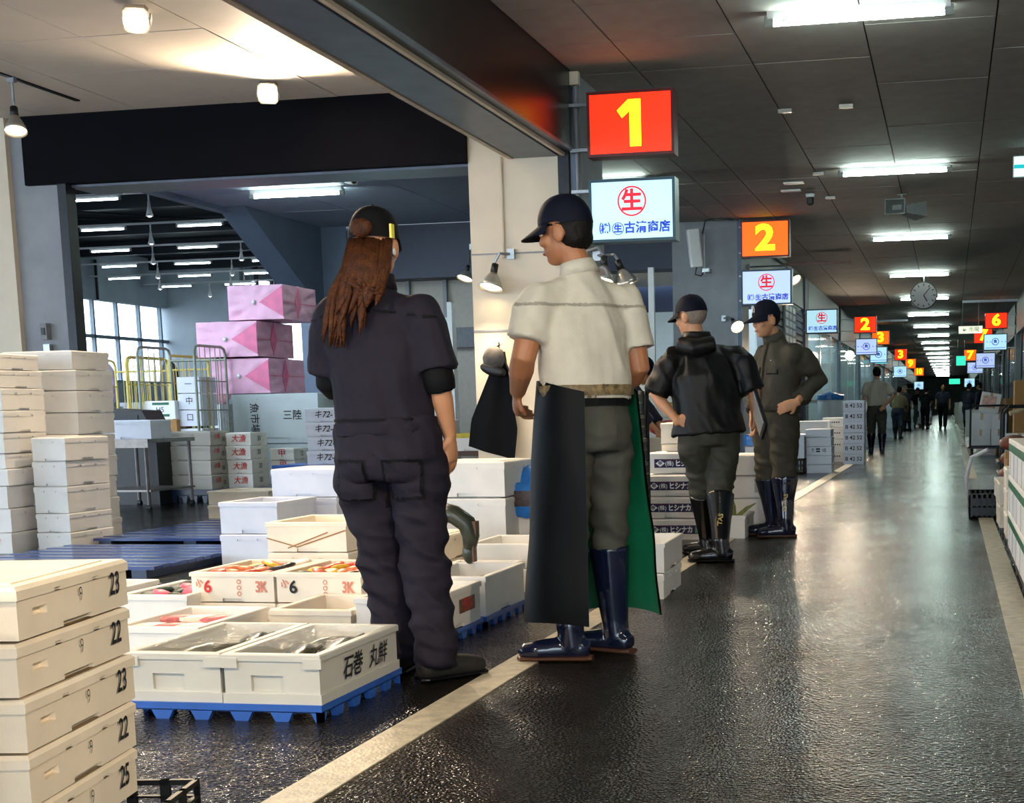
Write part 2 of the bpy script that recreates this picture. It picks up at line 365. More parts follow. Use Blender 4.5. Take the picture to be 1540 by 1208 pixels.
# ================================================================ LIGHT FITTINGS
NTH = ['nearest', 'second', 'third', 'fourth', 'fifth', 'sixth', 'seventh', 'eighth', 'ninth', 'tenth', 'eleventh', 'twelfth', 'thirteenth', 'fourteenth', 'fifteenth', 'sixteenth', 'seventeenth', 'eighteenth', 'nineteenth', 'twentieth', 'twenty-first', 'twenty-second', 'twenty-third']
tubem = emit('fluorescent tube', '#e6fff4', TUBE); tubeh = emit('hall tube', '#e8fbff', 14); tubes_ = emit('shop tube', '#dcfffb', 95)
hm = {}
def fluor(label, group, loc, rz=0, L=1.22, m=tubem, drop=0):
    if L not in hm:
        h = L/2
        hm[L] = (MB().prism([(-.05, .075), (.05, .075), (.022, .03), (-.022, .03)], -h, h, 'x').mesh('housing', white),
                 MB().tube([(-h+.03, 0, 0), (h-.03, 0, 0)], .016, 10).mesh('tube', tubem, True), MB().box(-.03, .03, -.02, .02, -.02, .05).mesh('end_cap', mat('fitting grey', '#8d9390', .5)))
    t = thing('fluorescent_light', label, 'ceiling light', loc, rz, group)
    obj('housing', hm[L][0], t)
    me = hm[L][1]
    if m is not tubem: me = me.copy(); me.materials.clear(); me.materials.append(m)
    obj('tube', me, t)
    for s in (-1, 1): obj('end_cap', hm[L][2], t, (s*(L/2-.01), 0, 0))
    if drop: MB().tube([(0, 0, .07), (0, 0, drop)], .01).build('hanger', steel, t)
    return t
for k in range(-2, 20):
    y = 10.15+6.6*k
    lab = 'white fluorescent tube on the aisle ceiling, %s along the row' % NTH[k] if k >= 0 else 'fluorescent tube on the aisle ceiling %s the camera' % ('above' if k == -1 else 'behind')
    fluor(lab, 'fluorescent tubes along the aisle ceiling', (-.63, y, 3.535))
fluor('fluorescent tube half hidden between the red number sign and the shop sign', 'fluorescent tubes over the stalls', (-4.05, 16.6, 3.535))
fluor('long fluorescent tube under the bluish ceiling behind the stall', 'fluorescent tubes over the stalls', (-8.0, 17.15, 3.68))
fluor('fluorescent tube behind the cross beam, left one', 'fluorescent tubes over the stalls', (-8.0, 13.2, 3.68)); fluor('fluorescent tube behind the cross beam, right one', 'fluorescent tubes over the stalls', (-5.5, 13.2, 3.68))  # two unseen tubes added to brighten the passage ceiling
fluor('fluorescent tube over the white back stall', 'fluorescent tubes over the stalls', (-5.6, 25.6, 3.42))
fluor('fluorescent tube inside the glazed shop by the aisle', 'fluorescent tubes over the stalls', (-4.6, 33.5, 3.32), 0, 1.22, tubes_); fluor('fluorescent tube deeper inside the glazed shop', 'fluorescent tubes over the stalls', (-4.6, 38.5, 3.32), 0, 1.22, tubes_)
for i, y in enumerate((36, 41.5, 44.5, 50, 57, 65, 74)): fluor('fluorescent tube in the %s far shop on the left' % NTH[i], 'fluorescent tubes over the stalls', (-4.6, y, 3.32), 0, 1.22, tubes_)
for i, y in enumerate((36, 48, 60)): fluor('fluorescent tube in the %s far shop on the right' % NTH[i], 'fluorescent tubes over the stalls', (3.2, y, 3.5))
rows = [(30.2, (-19.0, -16.3)), (34.9, (-21.75, -19.0, -16.3)), (39.3, (-24.3, -21.5, -18.7)), (43.3, (-26.5, -23.9, -21.2)), (47, (-28.6, -25.9, -23.4)), (50.5, (-28.6, -26, -23.3))]
bulbw = emit('pendant bulb', '#eaf4ff', 6)
pm = (MB().tube([(0, 0, .3), (0, 0, .12)], .02).mesh('stem', white), MB().lathe([(.03, .12), (.035, 0), (.06, -.1), (.085, -.2), (.08, -.2)], 12).mesh('shade', white, True), MB().ball((0, 0, -.17), (.06, .06, .05), 10, 6).mesh('bulb', bulbw, True))
SIDE = ['left', 'middle', 'right']
for r, (y, xs_) in enumerate(rows):
    rw = ['nearest', 'second', 'third', 'fourth', 'fifth', 'farthest'][r]
    tag(MB().box(xs_[0]-4, xs_[-1]+6, y-.03, y+.03, 5.95, 6.0).build('lighting_rail', white), 'white conduit rail carrying the %s row of hall lights' % rw, 'light rail', 'light rails under the dark hall roof')
    for i, x in enumerate(xs_): fluor('fluorescent light under the dark hall roof, %s row, %s one' % (rw, SIDE[i]), 'hall lights', (x, y, 5.86), 0, 1.3, tubeh, .08)
    for i, x in enumerate(xs_[:-1]):
        t = thing('pendant_lamp', 'white pendant spot lamp between tubes, %s hall row, %s one' % (rw, SIDE[i]), 'lamp', (x+1.35, y, 5.65), 0, 'pendant spots under the hall roof')
        for n_, me in zip(('stem', 'shade', 'bulb'), pm): obj(n_, me, t)

WARM = (1, .78, .54)
def spot(parent, loc, aim, watts, size=R(110), col=WARM, rad=.06):
    d = bpy.data.lights.new('lamp_light', 'SPOT'); d.energy = watts; d.color = col; d.spot_size = size; d.spot_blend = .7; d.shadow_soft_size = rad
    o = bpy.data.objects.new('lamp_light', d); C.objects.link(o); o.parent = parent; o.location = loc
    o.rotation_euler = Vector(aim).to_track_quat('-Z', 'Y').to_euler(); return o
bulbm = emit('warm bulb', '#ffe3b4', 9); lensm = emit('flood lens', '#fff3da', 28)
alu = mat('spun aluminium', '#b9b6ae', .3, .7, var=.1)
def reflector(name, label, loc, aim, arm, watts, group, r=.075, onbulb=True):
    # loc = lamp socket position, arm = list of points from the mounting to the socket (relative)
    t = thing(name, label, 'lamp', loc, 0, group); q = Vector(aim).to_track_quat('-Z', 'Y').to_euler()
    MB().tube(arm, .012).build('arm', steel, t); MB().box(arm[0][0]-.03, arm[0][0]+.03, arm[0][1]-.02, arm[0][1]+.02, arm[0][2]-.04, arm[0][2]+.04).build('clamp', steel, t)
    MB().lathe([(.028, .02), (.03, -.06)], 14).build('socket', black, t, (0, 0, 0), q, True)
    MB().lathe([(.032, -.06), (r*.6, -.1), (r*.9, -.16), (r, -.19), (r*.96, -.19), (r*.85, -.16), (r*.5, -.1)], 20).build('shade', alu, t, (0, 0, 0), q, True)
    if onbulb: MB().ball((0, 0, -.165), (r*.86, r*.86, .025), 16, 8).build('bulb', bulbm, t, (0, 0, 0), q, True)
    if watts: spot(t, Vector(aim).normalized()*.2, aim, watts)
    return t
def flood(label, loc, aim, watts):
    t = thing('flood_lamp', label, 'lamp', loc, 0, 'flood lamps on the stall ceiling'); q = (Vector(aim).to_track_quat('-Z', 'Y')).to_euler()
    MB().lathe([(.045, 0), (.045, -.025), (.02, -.03)], 16).build('base', white, t)
    MB().tube([(0, 0, -.02), (0, 0, -.07)], .014).build('stem', white, t)
    hd = MB().rbox(-.075, .075, -.075, .075, -.24, -.12, .02).build('housing', plate, t, (0, 0, -.02), q)
    MB().lathe([(.066, -.24), (.066, -.248), (.0, -.252)], 20).build('lens', lensm, hd, smooth=True)
    b = MB().box(-.085, -.075, -.02, .02, -.18, 0).box(.075, .085, -.02, .02, -.18, 0).box(-.085, .085, -.02, .02, -.005, .005).build('bracket', white, t, (0, 0, -.04), q)
    MB().tube([(0, .03, -.02), (.03, .05, -.07), (.02, .04, -.13)], .005).build('cable', dsteel, t)
    spot(t, Vector(aim).normalized()*.30+Vector((0, 0, -.02)), aim, watts*1.4, R(172))
flood('white flood lamp on the stall ceiling, nearer the camera', (-5.1, 8.75, 3.54), (.42, -.85, -.45), SPOT*.8)
flood('white flood lamp in front of the dark cross beam', (-5.3, 10.95, 3.54), (.45, -1, -.42), SPOT*.8)
reflector('track_lamp', 'silver reflector lamp hanging from a ceiling rail at far left', (-7.0, 10.15, 3.30), (.25, -.35, -1), [(0, 0, .24), (0, 0, 0)], SPOT*.5, 'lamps under the stall ceiling', .085)
tag(MB().box(-7.02, -6.98, 8.5, 11.0, 3.53, 3.545).build('lighting_track', dsteel), 'dark thin lighting track on the white stall ceiling', 'light track')
# unseen lamps added nearer the camera as fill light on the foreground boxes
for i, (x, y) in enumerate(((-4.4, 6.3), (-4.4, 3.6), (-5.9, 4.6), (-4.4, .8))):
    reflector('track_lamp', 'silver reflector lamp over the foreground boxes, %s from the camera' % ['farthest', 'second farthest', 'third farthest', 'nearest'][i], (x, y, 3.25), (.12, .1, -1), [(0, 0, .29), (0, 0, 0)], SPOT*.65, 'lamps under the stall ceiling', .085)
reflector('clamp_lamp', 'lit reflector lamp clamped to the cream column', (-3.63, 11.40, 2.13), (-.12, -.35, -1), [(.12, .07, .1), (.05, -.02, .1), (0, 0, .03)], SPOT*.35, 'clamp lamps on columns', .1)
reflector('clamp_lamp', 'lit clamp lamp under the shop sign, nearer the column', (-2.68, 11.25, 2.14), (-.05, -.3, -1), [(-.2, .12, .07), (-.05, 0, .09), (0, 0, .02)], SPOT*.6, 'clamp lamps on columns', .095)
reflector('clamp_lamp', 'clamp lamp tilted away under the shop sign', (-2.57, 11.25, 2.11), (.4, .1, -1), [(-.2, .12, .07), (-.03, 0, .06), (0, 0, .02)], SPOT*.3, 'clamp lamps on columns', .095)
reflector('clamp_lamp', 'bright clamp lamp behind the black-jacket person', (-3.0, 20.3, 2.18), (.5, -.75, -.6), [(-.2, .45, .06), (-.1, .1, .06), (0, 0, .02)], SPOT*.5, 'clamp lamps on columns', .1)
reflector('clamp_lamp', 'bright clamp lamp beyond the olive-jacket person', (-2.75, 25.4, 2.0), (.5, -.8, -.5), [(-.22, .2, .06), (-.1, .1, .06), (0, 0, .02)], SPOT*1.0, 'clamp lamps on columns', .1)
reflector('clamp_lamp', 'black clamp lamp glowing between the second pair of signs', (-2.35, 21.6, 2.93), (.5, -.4, -.6), [(-.61, .02, .1), (-.05, 0, .1), (0, 0, .02)], SPOT*.3, 'clamp lamps on columns', .1)
reflector('clamp_lamp', 'small lit lamp inside the white back stall', (-6.2, 28.6, 3.2), (.3, -.6, -.7), [(0, 0, .31), (0, 0, 0)], SPOT*.6, 'clamp lamps on columns', .1)
reflector('clamp_lamp', 'grey lamp hanging inside the passage beside the coverall person', (-6.7, 19.8, 3.0), (-.2, -.4, -1), [(0, .2, .3), (0, 0, 0)], 0, 'clamp lamps on columns', .12)
reflector('clamp_lamp', 'glaring work lamp in the far glazed shop', (-2.6, 38.0, 2.3), (.3, -1, -.25), [(-.36, .1, .1), (0, 0, 0)], SPOT*.8, 'clamp lamps on columns', .13)
# columns beside the camera; the left one's unseen clamp lamp is added for warmth
struct(MB().box(-3.86, -2.99, 1.2, 2.0, 0, 3.65).build('wall_column', cream))
struct(MB().box(1.7, 2.5, 1.2, 2.0, 0, 3.65).build('wall_column', cream))
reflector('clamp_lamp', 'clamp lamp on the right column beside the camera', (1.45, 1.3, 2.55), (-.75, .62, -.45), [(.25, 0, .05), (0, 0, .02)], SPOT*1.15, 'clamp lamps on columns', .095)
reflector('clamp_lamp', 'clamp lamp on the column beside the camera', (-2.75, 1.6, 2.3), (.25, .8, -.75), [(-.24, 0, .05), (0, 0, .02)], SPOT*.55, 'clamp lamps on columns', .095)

# ================================================================ SIGNS
redface = emit('lit red sign', '#ff2808', .75); orgface = emit('lit orange sign', '#ff5c0c', .7); yel = emit('lit yellow numeral', '#ffe21a', 1.0)
blueface = emit('lit pale blue sign', '#b4e2f2', .42); blueface2 = emit('lit lilac blue sign', '#b4c8f0', .42)
redframe = mat('red sign frame', '#5d1410', .4, var=.1); tealframe = mat('teal sign frame', '#1f4a5a', .4, var=.1)
redk = emit('lit red emblem', '#d8132c', .35); bluek = emit('lit blue lettering', '#1b3fc0', .25); blackk = emit('lit dark lettering', '#20242c', .2)
def signbox(name, label, cat, x0, x1, z0, z1, y, face, frame, group, dp=.16, rail=True):
    t = thing(name, label, cat, ((x0+x1)/2, y, (z0+z1)/2), 0, group); w, h = (x1-x0)/2, (z1-z0)/2; e = .022
    MB().box(-w, w, 0, dp, -h, h).build('case', frame, t)
    MB().box(-w, w, -.012, 0, -h, -h+e).box(-w, w, -.012, 0, h-e, h).box(-w, -w+e, -.012, 0, -h+e, h-e).box(w-e, w, -.012, 0, -h+e, h-e).build('frame', frame, t)
    MB().box(-w+e, w-e, -.004, 0, -h+e, h-e).build('face', face, t)
    for q_ in (-h*.7, h*.7):
        MB().box(-w-(x0+2.96), -w, dp*.4, dp*.6, q_-.012, q_+.012).build('bracket', steel, t) if x0 < 0 else MB().box(w, w+1.7-x1, dp*.4, dp*.6, q_-.012, q_+.012).build('bracket', steel, t)
    return t
def numsign(n, where, x0, x1, z0, z1, y, face):
    t = signbox('number_sign', 'red lit box sign with yellow number %s%s' % (n, where), 'sign', x0, x1, z0, z1, y, face, redframe, 'number signs over the aisle')
    s = (z1-z0)
    if n == '1':
        h = s*.36; MB().prism([(-.005, -h), (.085, -h), (.085, h), (-.015, h), (-.105, h*.55), (-.065, h*.22), (-.005, h*.5)], -.009, -.004, 'y').build('numeral', yel, t)
    else:
        letter(n, t, 'front', (0, -.007, .0), s*.95, yel, s*.035, name='numeral', sx=1.15 if len(n) < 2 else .8)
    return t
numsign('1', '', -2.80, -2.11, 2.92, 3.41, 11.28, redface)
def shopsign(where, x0, x1, z0, z1, y, face, full=True, frame=tealframe):
    t = signbox('shop_sign', where, 'sign', x0, x1, z0, z1, y, face, frame, 'shop signs over the aisle')
    s = z1-z0
    if full:
        ring(t, 'front', (0, -.007, s*.14), s*.24, s*.025, redk, 32); letter('生', t, 'front', (0, -.008, s*.13), s*.36, redk, s*.012, name='emblem')
        letter('㈱', t, 'front', (-s*.46, -.008, -s*.29), s*.19, bluek, s*.004); ring(t, 'front', (-s*.24, -.007, -s*.29), s*.1, s*.012, bluek)
        letter('生', t, 'front', (-s*.24, -.008, -s*.295), s*.14, bluek, s*.006); letter('古清商店', t, 'front', (s*.25, -.008, -s*.29), s*.19, bluek, s*.006, sp=1.05)
    else:
        ring(t, 'front', (0, -.007, s*.02), s*.22, s*.04, bluek, 24); letter('魚', t, 'front', (0, -.008, s*.02), s*.22, bluek, s*.01, name='emblem')
        letter('・・・', t, 'front', (-s*.5, -.008, 0), s*.2, bluek, s*.01); letter('・・', t, 'front', (s*.5, -.008, 0), s*.2, bluek, s*.01)
        MB().box(-s*.6, s*.6, -.008, -.006, -s*.36, -s*.33).build('rule', bluek, t)
    return t
shopsign('pale blue lit shop sign with red emblem under the number 1', -2.80, -2.11, 2.27, 2.75, 11.28, blueface)
numsign('2', ' on the second column', -2.92, -2.23, 3.06, 3.57, 20.6, orgface)
shopsign('lilac lit shop sign with red emblem behind the olive-jacket person', -2.92, -2.2, 2.40, 2.89, 20.6, blueface2)
shopsign('third lit shop sign with red emblem, above the right of the olive jacket', -2.91, -2.26, 2.44, 2.93, 29.9, blueface)
numsign('2', ', smaller, beyond the third shop sign', -2.53, -1.93, 2.88, 3.32, 39.2, redface)
shopsign('small lit sign with blue ring under the far number 2', -2.49, -1.91, 2.30, 2.74, 39.2, blueface2, False)
numsign('3', ' half behind the far number 2', -2.55, -1.97, 2.94, 3.40, 48.5, orgface)
shopsign('white lit sign with a red stripe above the pale-shirt person', -2.5, -1.95, 2.3, 2.8, 46.5, blueface, False)
numsign('3', ', tiny, beyond the pale-shirt person', -2.45, -1.9, 2.95, 3.45, 66, redface)
numsign('9', ', tiny, behind the smallest number 3', -2.3, -1.75, 2.85, 3.35, 77, orgface)
numsign('10', ', farthest on the left', -2.2, -1.6, 2.75, 3.25, 92, orgface)
shopsign('tiny white sign under the tiny number 3', -2.5, -1.9, 2.2, 2.7, 66.2, blueface, False); shopsign('tiny pale sign under the farthest number 10', -2.2, -1.6, 1.9, 2.4, 92.2, blueface, False)
numsign('6', ' at the right side of the aisle', .89, 1.47, 2.90, 3.32, 39.2, redface)
shopsign('light blue sign with blue ring under the number 6', .86, 1.47, 2.34, 2.77, 39.2, blueface, False)
numsign('7', ' behind the light blue sign', .75, 1.35, 2.9, 3.4, 48.5, redface)
shopsign('white sign behind the light blue ring sign on the right', .82, 1.45, 2.1, 2.6, 48.5, blueface2, False)
numsign('7', ', tiny, farthest on the right', .6, 1.15, 2.85, 3.35, 66, orgface)
shopsign('tiny blue lit sign under the farthest number 7 on the right', .75, 1.45, 2.3, 2.8, 66.2, blueface2, False); shopsign('tiny white lit sign farthest on the right', .8, 1.4, 1.9, 2.4, 84, blueface, False)
grn = emit('lit green exit', '#35e0b0', .6); tealk = emit('lit teal arrow', '#0fa0a8', .6)
def exitsign(label, loc, w, h, face):
    t = thing('exit_sign', label, 'sign', loc, 0, 'guide signs hanging in the aisle')
    MB().box(-w/2, w/2, 0, .06, -h/2, h/2).build('case', white, t); MB().box(-w/2+.01, w/2-.01, -.004, 0, -h/2+.01, h/2-.01).build('face', face, t)
    MB().tube([(-w/3, .03, h/2), (-w/3, .03, 3.61-loc[2])], .008).build('hanger', steel, t); MB().tube([(w/3, .03, h/2), (w/3, .03, 3.61-loc[2])], .008).build('hanger', steel, t)
    return t
t = exitsign('lit white guide sign with teal arrow at the right picture edge', (.84, 16, 3.42), .42, .22, emit('lit guide face', '#d8fff4', .6))
MB().prism([(-.2, .02), (-.06, .02), (-.06, .08), (.04, 0), (-.06, -.08), (-.06, -.02), (-.2, -.02)], -.009, -.004, 'y').build('arrow', tealk, t)
letter('出口', t, 'front', (.12, -.008, -.05), .07, tealk)
t = exitsign('long pale lit direction sign left of the number 6', (.52, 39.0, 2.88), .62, .2, emit('lit cream face', '#e8f0d0', .5)); letter('⇐ 市場', t, 'front', (0, -.008, 0), .14, blackk)
exitsign('small teal lit exit sign far down the aisle', (.45, 62, 2.75), .4, .4, grn); exitsign('tiny green exit sign near the end of the aisle', (.3, 95, 2.4), .7, .35, grn)
exitsign('small cyan sign beside the tiny number 3', (-2.75, 60, 2.75), .5, .2, emit('cyan face', '#58d8ee', .6))

# ================================================================ CEILING FITTINGS
sp = thing('ceiling_speaker', 'grey pair of horn speakers under the aisle ceiling', 'speaker', (-.62, 19.0, 3.61))
hg = mat('grey speaker', '#777a78', .5); MB().tube([(0, 0, 0), (0, 0, -.12)], .02).build('stem', hg, sp); MB().box(-.06, .06, -.05, .05, -.01, 0).build('base', hg, sp)
for i, (rz, dz, dx) in enumerate(((-.15, -.16, -.06), (2.2, -.2, .1))):
    b = MB(); o0 = [(-.13, -.16), (.13, -.16), (.13, .03), (-.13, .03)]; i0 = [(-.06, -.09), (.06, -.09), (.06, -.03), (-.06, -.03)]
    vs = [(x, -.16, z) for x, z in o0]+[(x*.45, .1, z*.5-.03) for x, z in o0]+[(x*.9, -.16, z*.88-.008) for x, z in o0]+[(x, -.02, z) for x, z in i0]
    fs = [(i_, (i_+1) % 4, 4+(i_+1) % 4, 4+i_) for i_ in range(4)]+[(4, 5, 6, 7)]+[(i_, 8+i_, 8+(i_+1) % 4, (i_+1) % 4) for i_ in range(4)]+[(8+i_, 12+i_, 12+(i_+1) % 4, 8+(i_+1) % 4) for i_ in range(4)]+[(12, 13, 14, 15)]
    b.add(vs, fs).build('horn', hg, sp, (dx, 0, dz+.06), (0, .1*i, rz))
ck = thing('wall_clock', 'round white clock hanging over the aisle', 'clock', (-.535, 30, 3.14))
MB().lathe([(.27, 0), (.275, .03), (.275, .10), (.25, .12)], 32, axis='y').build('case', dsteel, ck, (0, -.06, 0), smooth=False)
MB().lathe([(.255, 0), (.255, .01)], 32, axis='y').build('dial', white, ck, (0, -.072, 0))
for k in range(12):
    a = math.pi/6*k; MB().box(-.008, .008, -.006, 0, -.025, .025).build('hour_mark', black, ck, (.21*math.sin(a), -.073, .21*math.cos(a)), (0, a, 0))
MB().box(-.01, .01, -.01, 0, 0, .14).build('hour_hand', black, ck, (0, -.076, 0), (0, R(150), 0)); MB().box(-.007, .007, -.01, 0, 0, .2).build('minute_hand', black, ck, (0, -.082, 0), (0, R(40), 0))
MB().tube([(0, 0, .27), (0, 0, .47)], .012).build('hanger', steel, ck)
def cctv(label, loc, rz, s=1):
    t = thing('security_camera', label, 'camera', loc, rz, 'security cameras'); MB().lathe([(.05*s, 0), (.05*s, -.03*s), (.015*s, -.04*s), (.015*s, -.09*s)], 12).build('mount', white, t)
    b = MB().rbox(-.04*s, .04*s, -.2*s, .1*s, -.16*s, -.09*s, .02*s).build('body', white, t, rot=(R(12), 0, 0)); MB().lathe([(.03*s, 0), (.0, -.01)], 12, axis='y').build('lens', black, b, (0, -.2*s, -.125*s))
cctv('white bullet camera under the passage ceiling above the coverall person', (-6.75, 15.9, 3.76), R(35), 1.1)
cctv('white camera hanging in the hall opening left of the passage tube', (-9.2, 15.6, 3.76), R(-50), 1.2)
dm = thing('dome_camera', 'small black dome camera on the aisle ceiling by the second sign', 'camera', (-1.75, 18.6, 3.61)); MB().lathe([(.06, 0), (.05, -.04)], 14).build('base', white, dm); MB().lathe([(.045, -.04), (.045, -.12), (.02, -.14)], 14).build('dome', black, dm)
for i, (x, y) in enumerate(((-1.95, 18.2), (-1.85, 17.6))): tag(MB().box(x-.12, x+.12, y-.06, y+.06, 3.595, 3.61).build('ceiling_plate', white), 'small white plate on the aisle ceiling, %s of two' % ['farther', 'nearer'][i], 'plate', 'small plates on the aisle ceiling')
for i, (x, y) in enumerate(((-1.48, 13.35), (-.93, 13.3), (-1.5, 16.95), (-1.52, 18.9))): tag(MB().box(x-.06, x+.06, y-.03, y+.03, 3.58, 3.61).build('rail_clip', alu), ['metal clip on the ceiling joint left of the aisle tube', 'double metal clip between the ceiling joints', 'metal clip on the ceiling joint near the blue sign', 'metal clip farther along the ceiling joint'][i], 'clip', 'metal clips on the ceiling')
MB_pipe = tag(MB().tube([(-2.97, 26.3, 3.5), (-1.75, 26.3, 3.5)], .025).build('steel_pipe', mat('pinkish pipe', '#b0938f', .5)), 'pinkish pipe sticking out from the wall beyond the second column', 'pipe')
tag(MB().box(-2.9, -1.3, 46, 46.06, 3.54, 3.6).build('steel_pipe', steel), 'pale pipe across the ceiling left of the far tubes', 'pipe'); tag(MB().box(.3, 1.7, 38.5, 38.56, 3.54, 3.6).build('steel_pipe', steel), 'pale pipe across the ceiling above the number 6', 'pipe')
an = thing('wifi_antenna', 'white flat antenna box tilted on the grey second column', 'antenna', (-3.55, 20.4, 3.2)); MB().rbox(-.09, .09, -.05, .05, -.26, .26, .02).build('panel', white, an, rot=(0, R(-6), R(25)))
MB().tube([(.13, .05, .2), (.13, .05, -.35)], .012).build('mast', steel, an); MB().tube([(.02, .03, -.26), (.0, .03, -.36), (.08, .05, -.38), (.14, .05, -.3)], .01).build('cable', black, an)
MB().tube([(.1, .08, .2), (.14, .1, .38), (.3, .12, .42), (.62, .12, .38)], .012).build('cable', black, an); MB().box(.1, .2, .03, .2, -.33, -.28).build('clamp', steel, an)
po = thing('fish_poster', 'blue fish poster with orange fillet pictures on the white wall', 'poster', (-6.53, 29.85, 2.70))
MB().box(-.27, .27, 0, .03, -.39, .39).build('frame', dsteel, po); pbm = mat('poster blue', '#3d7fa8', .4, var=.5, scale=9)
MB().box(-.255, .255, -.006, 0, -.18, .375).build('picture', pbm, po); MB().box(-.255, .255, -.006, 0, -.375, -.19).build('fillet_panel', mat('poster pale', '#d8e2da', .4, var=.1), po)
MB().ball((-.1, 0, -.28), (.13, .012, .06), 12, 6).build('fillet', mat('salmon', '#e8834a', .4, var=.25, scale=20), po); letter('銀鮭サーモン', po, 'front', (0, -.01, .31), .085, white, .003)
for k in range(3): MB().prism([(-.2+.13*k, -.05-.02*k), (-.02+.1*k, .13), (.04+.1*k, .18), (-.03+.09*k, .04)], -.01, -.006, 'y').build('fish_picture', mat('poster fish', '#27485e', .4, var=.4, scale=20), po)
# ================================================================ BOXES
def panels(mb, w, d, h, z0, rec, mi=0):
    # four upright sides; rec = {side: [(u0,u1,v0,v1,depth)]} in fractions, pressed into the side
    sides = {'front': ((-w/2, -d/2), (1, 0), (0, 1), w), 'right': ((w/2, -d/2), (0, 1), (-1, 0), d), 'back': ((w/2, d/2), (-1, 0), (0, -1), w), 'left': ((-w/2, d/2), (0, -1), (1, 0), d)}
    for sd, (o, u, n, L) in sides.items():
        rr = rec.get(sd, ()); us = sorted({0, 1, *[r[0] for r in rr], *[r[1] for r in rr]}); vs = sorted({0, 1, *[r[2] for r in rr], *[r[3] for r in rr]})
        def dep(i, j):
            if i < 0 or j < 0 or i >= len(us)-1 or j >= len(vs)-1: return 0
            a, b = (us[i]+us[i+1])/2, (vs[j]+vs[j+1])/2
            for r in rr:
                if r[0] < a < r[1] and r[2] < b < r[3]: return r[4]
            return 0
        P = lambda a, b, t: (o[0]+u[0]*a*L+n[0]*t, o[1]+u[1]*a*L+n[1]*t, z0+b*h)
        for i in range(len(us)-1):
            for j in range(len(vs)-1):
                t = dep(i, j); a, b, c, e = us[i], us[i+1], vs[j], vs[j+1]
                mb.add([P(a, c, t), P(b, c, t), P(b, e, t), P(a, e, t)], [(0, 1, 2, 3)], mi)
                for di, dj, p, q in ((1, 0, (b, c), (b, e)), (0, 1, (a, e), (b, e)), (-1, 0, (a, c), (a, e)), (0, -1, (a, c), (b, c))):
                    t2 = dep(i+di, j+dj)
                    if t > t2: mb.add([P(*p, t), P(*q, t), P(*q, t2), P(*p, t2)], [(0, 1, 2, 3)], mi)
    return mb
BC = {}
def raw_mesh(mb, name, m):
    me = bpy.data.meshes.new(name); me.from_pydata(mb.v, [], mb.f)
    for q in (m if isinstance(m, (list, tuple)) else [m]): me.materials.append(q)
    me.polygons.foreach_set('material_index', mb.mi); me.update(); return me
NOTCH = (.37, .63, 0, .13, .012)
def box_mesh(kind, w, d, h, m, lidf=.24, det=0):
    k = (kind, round(w, 3), round(d, 3), round(h, 3), m.name, det)
    if k in BC: return BC[k]
    mb = MB()
    if kind == 'body':
        rec = {s: [NOTCH] for s in ('front', 'back', 'left', 'right')}
        if det: rec['right'] = [NOTCH, (.12, .24, .5, .72, .016)]; rec['left'] = rec['right']; rec['front'] = [NOTCH, (.36, .64, .35, .62, .008)]
        panels(mb, w, d, h, 0, rec); mb.add([(-w/2, -d/2, 0), (w/2, -d/2, 0), (w/2, d/2, 0), (-w/2, d/2, 0), (-w/2, -d/2, h), (w/2, -d/2, h), (w/2, d/2, h), (-w/2, d/2, h)], [(3, 2, 1, 0), (4, 5, 6, 7)])
    elif kind == 'lid':
        w, d = w+.008, d+.008; b = .008
        panels(mb, w, d, h-b, 0, {s: [(.3, .36, 0, .35, .006), (.64, .70, 0, .35, .006)] for s in ('front', 'back', 'left', 'right')})
        c = lambda i, z: [(-w/2+i, -d/2+i, z), (w/2-i, -d/2+i, z), (w/2-i, d/2-i, z), (-w/2+i, d/2-i, z)]
        mb.add(c(0, h-b)+c(b, h), [(i, (i+1) % 4, 4+(i+1) % 4, 4+i) for i in range(4)]+[(4, 5, 6, 7)]); mb.add(c(0, 0), [(3, 2, 1, 0)])
        g = w*.28; mb.box(-w*.4, w*.4, -d*.4, d*.4, h, h+.003)
    elif kind == 'tray':
        t = .026; rec = {s: [(.0, 1, 0, .18, -.004)] for s in ('front', 'right')}
        rec = {'front': [(.28, .62, .28, .66, .012)] if det else [NOTCH], 'right': [NOTCH], 'left': [NOTCH], 'back': [NOTCH]}
        panels(mb, w, d, h*.86, 0, rec); q = .007
        c = lambda i, z: [(-w/2+i, -d/2+i, z), (w/2-i, -d/2+i, z), (w/2-i, d/2-i, z), (-w/2+i, d/2-i, z)]
        rings = [c(0, h*.86), c(-q, h*.86), c(-q, h-.004), c(-q+.004, h), c(t-.004, h), c(t, h-.004), c(t+.016, .024)]
        vs = sum(rings, []); fs = []
        for r in range(len(rings)-1):
            for i in range(4): j = (i+1) % 4; fs.append((4*r+i, 4*r+j, 4*r+4+j, 4*r+4+i))
        fs.append(tuple(range(4*(len(rings)-1), 4*len(rings)))); mb.add(vs, fs); mb.add(c(0, 0), [(3, 2, 1, 0)])
        if det:   # foot ridge and hook tabs
            mb.box(-w/2-.006, w/2+.006, -d/2-.006, d/2+.006, 0, h*.2); mb.box(w/2-.05, w/2+.012, -d/2-.012, -d/2+.004, h*.72, h*.92); mb.box(-w/2-.004, -w/2+.05, -d/2-.012, -d/2+.004, h*.72, h*.92)
    BC[k] = raw_mesh(mb, kind, m); return BC[k]
